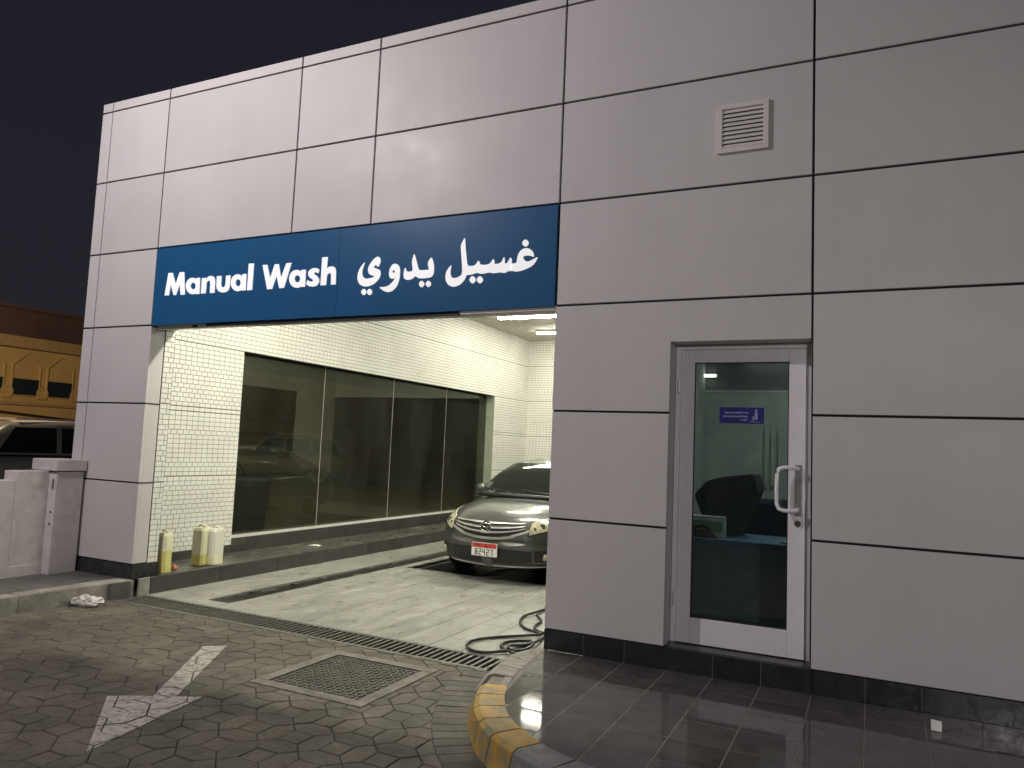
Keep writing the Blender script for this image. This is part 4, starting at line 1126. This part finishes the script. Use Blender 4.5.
# number plate
py = min(p.y for r_ in front_patch(bv, -.16, .16, lambda x: .33, lambda x: .47, 4, 4, 0) for p in r_) - .022
np_ = box('number_plate', 'platewhite', (-.168, .168, py, py+.012, .330, .485), car, bevel=.003)
box('red_band', 'platered', (-.160, .160, py-.0015, py-.0003, .427, .479), np_)
SEG = {'8': 'abcdefg', '2': 'abged', '4': 'fgbc', '7': 'abc', '6': 'afgedc'}
def digit(m, ch, x, z, w_, h_, t):
    B = {'a': (x, x+w_, z+h_-t, z+h_), 'd': (x, x+w_, z, z+t), 'g': (x, x+w_, z+h_/2-t/2, z+h_/2+t/2), 'f': (x, x+t, z+h_/2, z+h_), 'b': (x+w_-t, x+w_, z+h_/2, z+h_), 'e': (x, x+t, z, z+h_/2), 'c': (x+w_-t, x+w_, z, z+h_/2)}
    for i, s in enumerate(SEG[ch]):
        q = B[s]; m.box(q[0], q[1], py-.0018-.0001*i, py-.0003, q[2], q[3])
dm = MB()
for i, chh in enumerate('82427'): digit(dm, chh, -.122+i*.050, .342, .034, .072, .010)
dm.build('plate_digits', 'ink', np_)
rb = MB(); rb.box(-.118, -.060, py-.0022, py-.0016, .455, .466); rb.box(-.07, -.050, py-.0022, py-.0016, .436, .447); rb.box(.008, .022, py-.0022, py-.0016, .433, .470); rb.box(.0225, .062, py-.0022, py-.0016, .433, .444)
rb.build('plate_marks', 'ink', np_)

# ---- large utility vehicles beyond the building
def suv(label, loc, rz, paint, roofm):
    t = thing('parked_suv', label, 'car', loc, rz, 'parked utility vehicles beyond the building')
    p2 = lambda y: 0.28*max(0, 1-y/1.0)
    b_ = loft_body([(0,.70,.5,.85,3.2),(.04,.82,.38,.98,3.8),(.14,.88,.32,1.04,4.2),(.5,.93,.30,1.10,4.6),(1.2,.95,.30,1.14,4.8),(3.0,.96,.30,1.16,4.8),(4.4,.95,.32,1.16,4.8),(4.75,.90,.36,1.12,4.2),(4.84,.80,.45,1.0,3.6)], 12, p2)
    b_.build('body', paint, t, smooth=True, fix=True)
    g_ = greenhouse([(1.25,.86,1.10,.86,1.105),(1.55,.88,1.12,.80,1.32),(1.95,.88,1.12,.72,1.68),(2.4,.88,1.13,.70,1.76),(3.4,.88,1.13,.70,1.77),(4.3,.87,1.13,.69,1.72),(4.62,.86,1.13,.70,1.50),(4.76,.84,1.13,.78,1.20),(4.80,.83,1.13,.82,1.135)])
    c_ = g_.build('cabin', paint, t, smooth=True, fix=True)
    bpy.context.view_layer.update()
    m_ = Matrix.Identity(4); bvv = BVHTree.FromPolygons([v.co[:] for v in c_.data.vertices], [p.vertices[:] for p in c_.data.polygons])
    def cp(pts, off=.008):
        rows = []
        for r_ in pts:
            row = []
            for p in r_:
                l_, n_, i_, d_ = bvv.find_nearest(Vector(p)); cdir = l_ - Vector((0,3,1.1)); n_ = n_ if n_.dot(cdir) > 0 else -n_; row.append(l_ + n_*off)
            rows.append(row)
        return rows
    for s in (-1, 1):
        for (ya, yb, yc, yd) in ((1.55, 2.55, 2.05, 2.55), (2.64, 3.45, 2.64, 3.45), (3.54, 4.50, 3.54, 4.22)):
            rows = [[(s*(.88-.15*j/3), (ya+(yc-ya)*j/3)*(1-i/6)+(yb+(yd-yb)*j/3)*i/6, 1.17+.47*j/3) for i in range(7)] for j in range(4)]
            MB().grid(cp(rows)).build('side_window', 'carglass', t, smooth=True, fix=True)
        wheel(t, s*.83, .95, .38, .24); wheel(t, s*.83, 3.80, .38, .24)
        MB().tube([(s*.62,2.2,1.80),(s*.62,4.2,1.80)], .02, 6).build('roof_rail', roofm, t)
        box('door_handle', 'chrome', (s*.955-.012, s*.955+.012, 2.35, 2.55, .98, 1.01), t)
        box('tail_lamp', 'redlamp', (s*.80-.09, s*.80+.09, 4.735, 4.83, .86, 1.10), t, bevel=.02)
        box('tail_trim', 'chrome', (s*.78-.12, s*.78+.12, 4.78, 4.845, 1.105, 1.13), t)
        box('headlamp', 'lampglass', (s*.70-.14, s*.70+.14, .06, .22, .80, .95), t, bevel=.03)
        box('mirror', paint, (s*.93-.02, s*.93+.16, 1.55, 1.68, 1.17, 1.34) if s > 0 else (-.93-.16, -.93+.02, 1.55, 1.68, 1.17, 1.34), t, bevel=.03)
    rows = [[((.70-.03*j/3)*(i/4-1), 1.42+.45*j/3, 1.22+.4*j/3) for i in range(9)] for j in range(4)]
    MB().grid(cp(rows)).build('windscreen', 'carglass', t, smooth=True, fix=True)
    rows = [[((.68)*(i/4-1), 4.76-.25*j/3, 1.22+.40*j/3) for i in range(9)] for j in range(4)]
    MB().grid(cp(rows)).build('rear_window', 'carglass', t, smooth=True, fix=True)
    rows = [[(.66*(i/3-1), 2.35+1.9*j/4, 1.80) for i in range(7)] for j in range(5)]
    MB().grid(cp(rows, .01)).build('roof_skin', roofm, t, smooth=True, fix=True)
    return t
suv('dark utility vehicle with silver roof rails parked beyond the low wall', (-11.66, 7.65, -.03), math.pi-.305, 'suvpaint', 'suvroof')
suv('dark utility vehicle seen dimly through the bay window', (-19.2, 14.4, -.03), math.radians(-50), 'suvpaint', 'suvroof')
wb_ = thing('wheelie_bin', 'dark waste bin standing behind the bay window glass', 'bin', (-6.35, 3.35, -.03), .3)
m = MB(); m.add([(-.2,-.24,.06),(.2,-.24,.06),(.2,.24,.06),(-.2,.24,.06),(-.27,-.31,.98),(.27,-.31,.98),(.27,.31,.98),(-.27,.31,.98)], [(0,3,2,1),(4,5,6,7),(0,1,5,4),(1,2,6,5),(2,3,7,6),(3,0,4,7)])
m.build('tub', 'bin', wb_, bevel=.02)
box('lid', 'bin', (-.30, .30, -.34, .33, .985, 1.05), wb_, bevel=.02)
for s in (-1, 1): MB().lathe([(.1,-.025),(.1,.025)], (s*.2, .27, .1), 16, 'x').build('wheel', 'tyre', wb_)

# ================================================================== building across the lot
bb = thing('far_building', 'ochre building with red roof band and arched window bays', 'building', (-24, 16, 0), 0)
def FB(b): return (b[0]+24, b[1]+24, b[2]-16, b[3]-16, b[4], b[5])
box('wall', 'ochre', FB((-30, -24, -22, 60, -.03, 4.30)), bb)
box('cornice', 'ochretrim', FB((-30, -23.85, -22, 60, 4.301, 4.68)), bb)
box('roof_band', 'roofred', FB((-30, -23.92, -22, 60, 4.681, 5.60)), bb)
box('roof_edge', 'roofred', FB((-30, -23.8, -22, 60, 5.601, 5.72)), bb)
k = 0
yc = 10.615-1.2*12
while yc < 13.6:
    fr_ = box('window', 'ochretrim', FB((-23.998, -23.97, yc-.47, yc+.47, 2.68, 3.28)), bb)
    box('pane', 'shop', FB((-23.9695, -23.955, yc-.445, yc+.445, 2.72, 3.25)), fr_)
    # pointed arch moulding around the window
    pts = [(-23.98, yc-.47, 2.6), (-23.98, yc-.47, 3.72), (-23.98, yc, 4.15), (-23.98, yc+.47, 3.72), (-23.98, yc+.47, 2.6)]
    MB().tube([(p[0]+24, p[1]-16, p[2]) for p in pts], .04, 6).build('arch_moulding', 'ochre', bb)
    MB().lathe([(.001,.03),(.12,.03),(.14,.05),(.21,.05),(.24,0)][::-1], (.0, yc+.6-16, 2.80), 18, 'x').build('medallion', 'ochre', bb)
    yc += 1.2; k += 1
box('string_course', 'ochretrim', FB((-23.9985, -23.94, -22, 60, 2.36, 2.46)), bb)
for pts in ([(-23.9,7,2.3),(-23.9,13,1.9),(-23.9,24,1.75)],):
    MB().tube([(p[0]+24,p[1]-16,p[2]) for p in pts], .03, 6).build('cable', 'dark', bb)

# ================================================================== small office behind the door
ROOM = (0.42, 3.2, 0.301, 3.6)
o_ = bpart('office_wall', 'roomwall', (ROOM[0], ROOM[1], ROOM[3], ROOM[3]+.1, .3, 3.0))
bpart('office_wall', 'roomwall', (ROOM[0]-.1, ROOM[0]-.001, ROOM[2], ROOM[3]+.1, .3, 3.0)); bpart('office_wall', 'roomwall', (ROOM[1], ROOM[1]+.1, ROOM[2], ROOM[3]+.1, .3, 3.0))
bpart('office_ceiling', 'roomwall', (ROOM[0]-.1, ROOM[1]+.1, ROOM[2], ROOM[3]+.1, 3.0005, 3.05))
bpart('office_floor', 'roomfloor', (ROOM[0]-.1, ROOM[1]+.1, ROOM[2], ROOM[3]+.1, .18, .2995))
bpart('picture_rail', 'slat', (ROOM[0], ROOM[1], ROOM[3]-.012, ROOM[3]-.001, 2.355, 2.37))
for x in (1.09, 1.16, 1.235): bpart('wall_pipe', 'roomwall', (x, x+.035, ROOM[3]-.04, ROOM[3]-.0125, 1.3, 1.95))
bpart('wall_band', 'roomfloor', (ROOM[0], ROOM[1], ROOM[3]-.008, ROOM[3]-.001, 2.3705, 3.0))
ol = thing('reflection_strip', 'small glowing strip on the office wall, added for a reflection in the door glass', 'light', (.46, 3.55, 2.535))  # glowing strips added in place of lamp reflections in the door glass
box('base', 'fixture', (-.10, .10, .0, .035, -.02, .02), ol); box('tube', 'reflectglow', (-.085, .085, -.03, -.0005, -.012, .012), ol)
ol2 = thing('reflection_strip', 'thin glowing strip high on the office wall, added for a reflection in the door glass', 'light', (1.13, 3.55, 2.71))
box('base', 'fixture', (-.23, .23, .0, .035, -.012, .012), ol2); box('tube', 'reflectglow', (-.21, .21, -.02, -.0005, -.006, .006), ol2)
op = thing('fill_panel', 'square light panel added on the small office ceiling, out of view', 'light', (1.8, 2.2, 3.0))  # added out of view to brighten the office interior
box('frame', 'fixture', (-.32, .32, -.32, .32, -.03, -.001), op); box('diffuser', 'fillpanel', (-.29, .29, -.29, .29, -.036, -.0305), op)
dk = thing('office_desk', 'blue topped desk seen through the glass door', 'desk', (1.25, 1.45, .3))
box('top', 'desktop', (-.78, .75, -.28, .4, .60, .63), dk, bevel=.004)
box('front_panel', 'desk', (-.74, .71, -.25, -.22, .0, .5995), dk); box('side_panel', 'desk', (-.76, -.7405, -.25, .38, .0, .5995), dk); box('side_panel', 'desk', (.7105, .73, -.25, .38, .0, .5995), dk)
oc = thing('office_chair', 'dark blue office chair behind the desk', 'chair', (1.52, 2.15, .3))
box('backrest', 'navy', (-.46, .34, .14, .24, .32, .93), oc, bevel=.05); box('seat', 'navy', (-.3, .3, -.3, .2, .30, .40), oc, bevel=.04)
MB().tube([(0,0,.06),(0,0,.30)], .03, 10).build('column', 'black', oc)
ba = MB()
for a in range(5): ba.tube([(0,0,.07),(.3*math.cos(a*1.2566),.3*math.sin(a*1.2566),.04)], .022, 6)
ba.build('star_base', 'black', oc)
mo_ = thing('dark_desk_form', 'made-up bulky dark form on the office desk behind the white carton', 'bag', (1.0, 1.72, .93), -.1)  # made-up form standing in for a dark car reflection on the door glass
mb_ = MB().prism_y([(-.10,0.0),(.13,0.0),(.20,.16),(.30,.40),(.27,.545),(-.02,.50),(-.15,.46),(-.27,.33),(-.17,.10)], -.12, .12).build('soft_body', 'formcloth', mo_, bevel=.03)
MB().tube(smoothpath([(-.16,-.125,.44),(-.10,-.15,.30),(.06,-.15,.24),(.20,-.125,.36)], 5), .012, 6).build('strap', 'black', mo_)
box('flap', 'black', (-.10, .17, -.128, -.1205, .30, .42), mo_, bevel=.003)
sb = thing('snack_carton', 'white carton with green print on the office desk', 'carton', (.89, 1.40, .93), .05)
box('carton', 'paper', (-.16, .16, -.04, .04, 0, .17), sb, bevel=.003); box('print', 'green', (-.12, .14, -.043, -.0405, .04, .13), sb)
hb = thing('brown_handbag', 'brown bag in front of the white carton on the desk', 'bag', (.90, 1.27, .93))
bg_ = MB(); bg_.add([(-.10,-.04,0),(.12,-.04,0),(.12,.04,0),(-.10,.04,0),(-.09,-.03,.055),(.07,-.03,.065),(.07,.03,.065),(-.09,.03,.055)], [(0,3,2,1),(4,5,6,7),(0,1,5,4),(1,2,6,5),(2,3,7,6),(3,0,4,7)])
bg_.build('soft_body', 'brown', hb, bevel=.02)
MB().tube(smoothpath([(-.08,0,.05),(-.06,-.01,.085),(0,-.01,.09),(.06,0,.06)], 4), .012, 6).build('strap', 'black', hb)
tag(MB().box(-.05,.05,-.03,.03,0,.018).build('paper_pad', 'paper', bevel=.003), 'small white paper pad at the right of the office desk', 'paper'); bpy.data.objects['paper_pad'].location = (1.55, 1.3, .931)

# ================================================================== lamps that light the place
def lamp_post(name, label, base, h, lens, aim, watts, color, cone, radius, blend=0.8):
    t = thing(name, label, 'street lamp', base)
    MB().tube([(0,0,0),(0,0,h*.5),(0,0,h)], .07, 12, taper=.045).build('pole', 'pole', t, smooth=True)
    d = (Vector(aim) - Vector(base) - Vector((0,0,h))).normalized()
    hd = MB().box(-.2, .2, -.14, .14, -.06, .06).build('lamp_head', 'pole', t, bevel=.02)
    q = d.to_track_quat('-Z', 'Y'); hd.rotation_mode = 'QUATERNION'; hd.rotation_quaternion = q
    hd.location = Vector((0,0,h+.08)) + d*.12
    ln = MB().box(-.17, .17, -.11, .11, -.066, -.0605).build('lens', lens, hd)
    l = bpy.data.lights.new('lamp_light', 'SPOT'); l.energy = watts; l.color = color; l.spot_size = math.radians(cone); l.spot_blend = blend; l.shadow_soft_size = radius
    lo_ = bpy.data.objects.new('lamp_light', l); COL.objects.link(lo_); lo_.location = Vector(base)+Vector((0,0,h+.08))+d*.27
    lo_.rotation_mode = 'QUATERNION'; lo_.rotation_quaternion = q
    return t
lamp_post('flood_lamp', 'floodlight on a steel post left of the entrance', (FLOOD_LOC.x, FLOOD_LOC.y, 0), FLOOD_LOC.z, 'floodglass', (-2.6, 0, 2.8), FLOOD_W, (1.0, .925, .925), 156, .07)
lamp_post('front_fill_lamp', 'added low fill floodlight behind the camera, facing the door', (4.5, -9.5, 0), 3.2, 'floodglass', (1.6, 0, 0.0), FRONT_FILL_W, (1.0, .94, .91), 84, .25, 1.0)  # fill light added out of view to brighten the right-hand facade
lamp_post('lot_fill_lamp', 'added orange lamp post out of view, lighting the far lot', (-15.0, 1.5, 0), 6.0, 'lotfill', (-18, 13, 0.0), 3000.0, (1.0, .78, .52), 165, .15)  # added out of view to brighten the far building, vehicle and lot
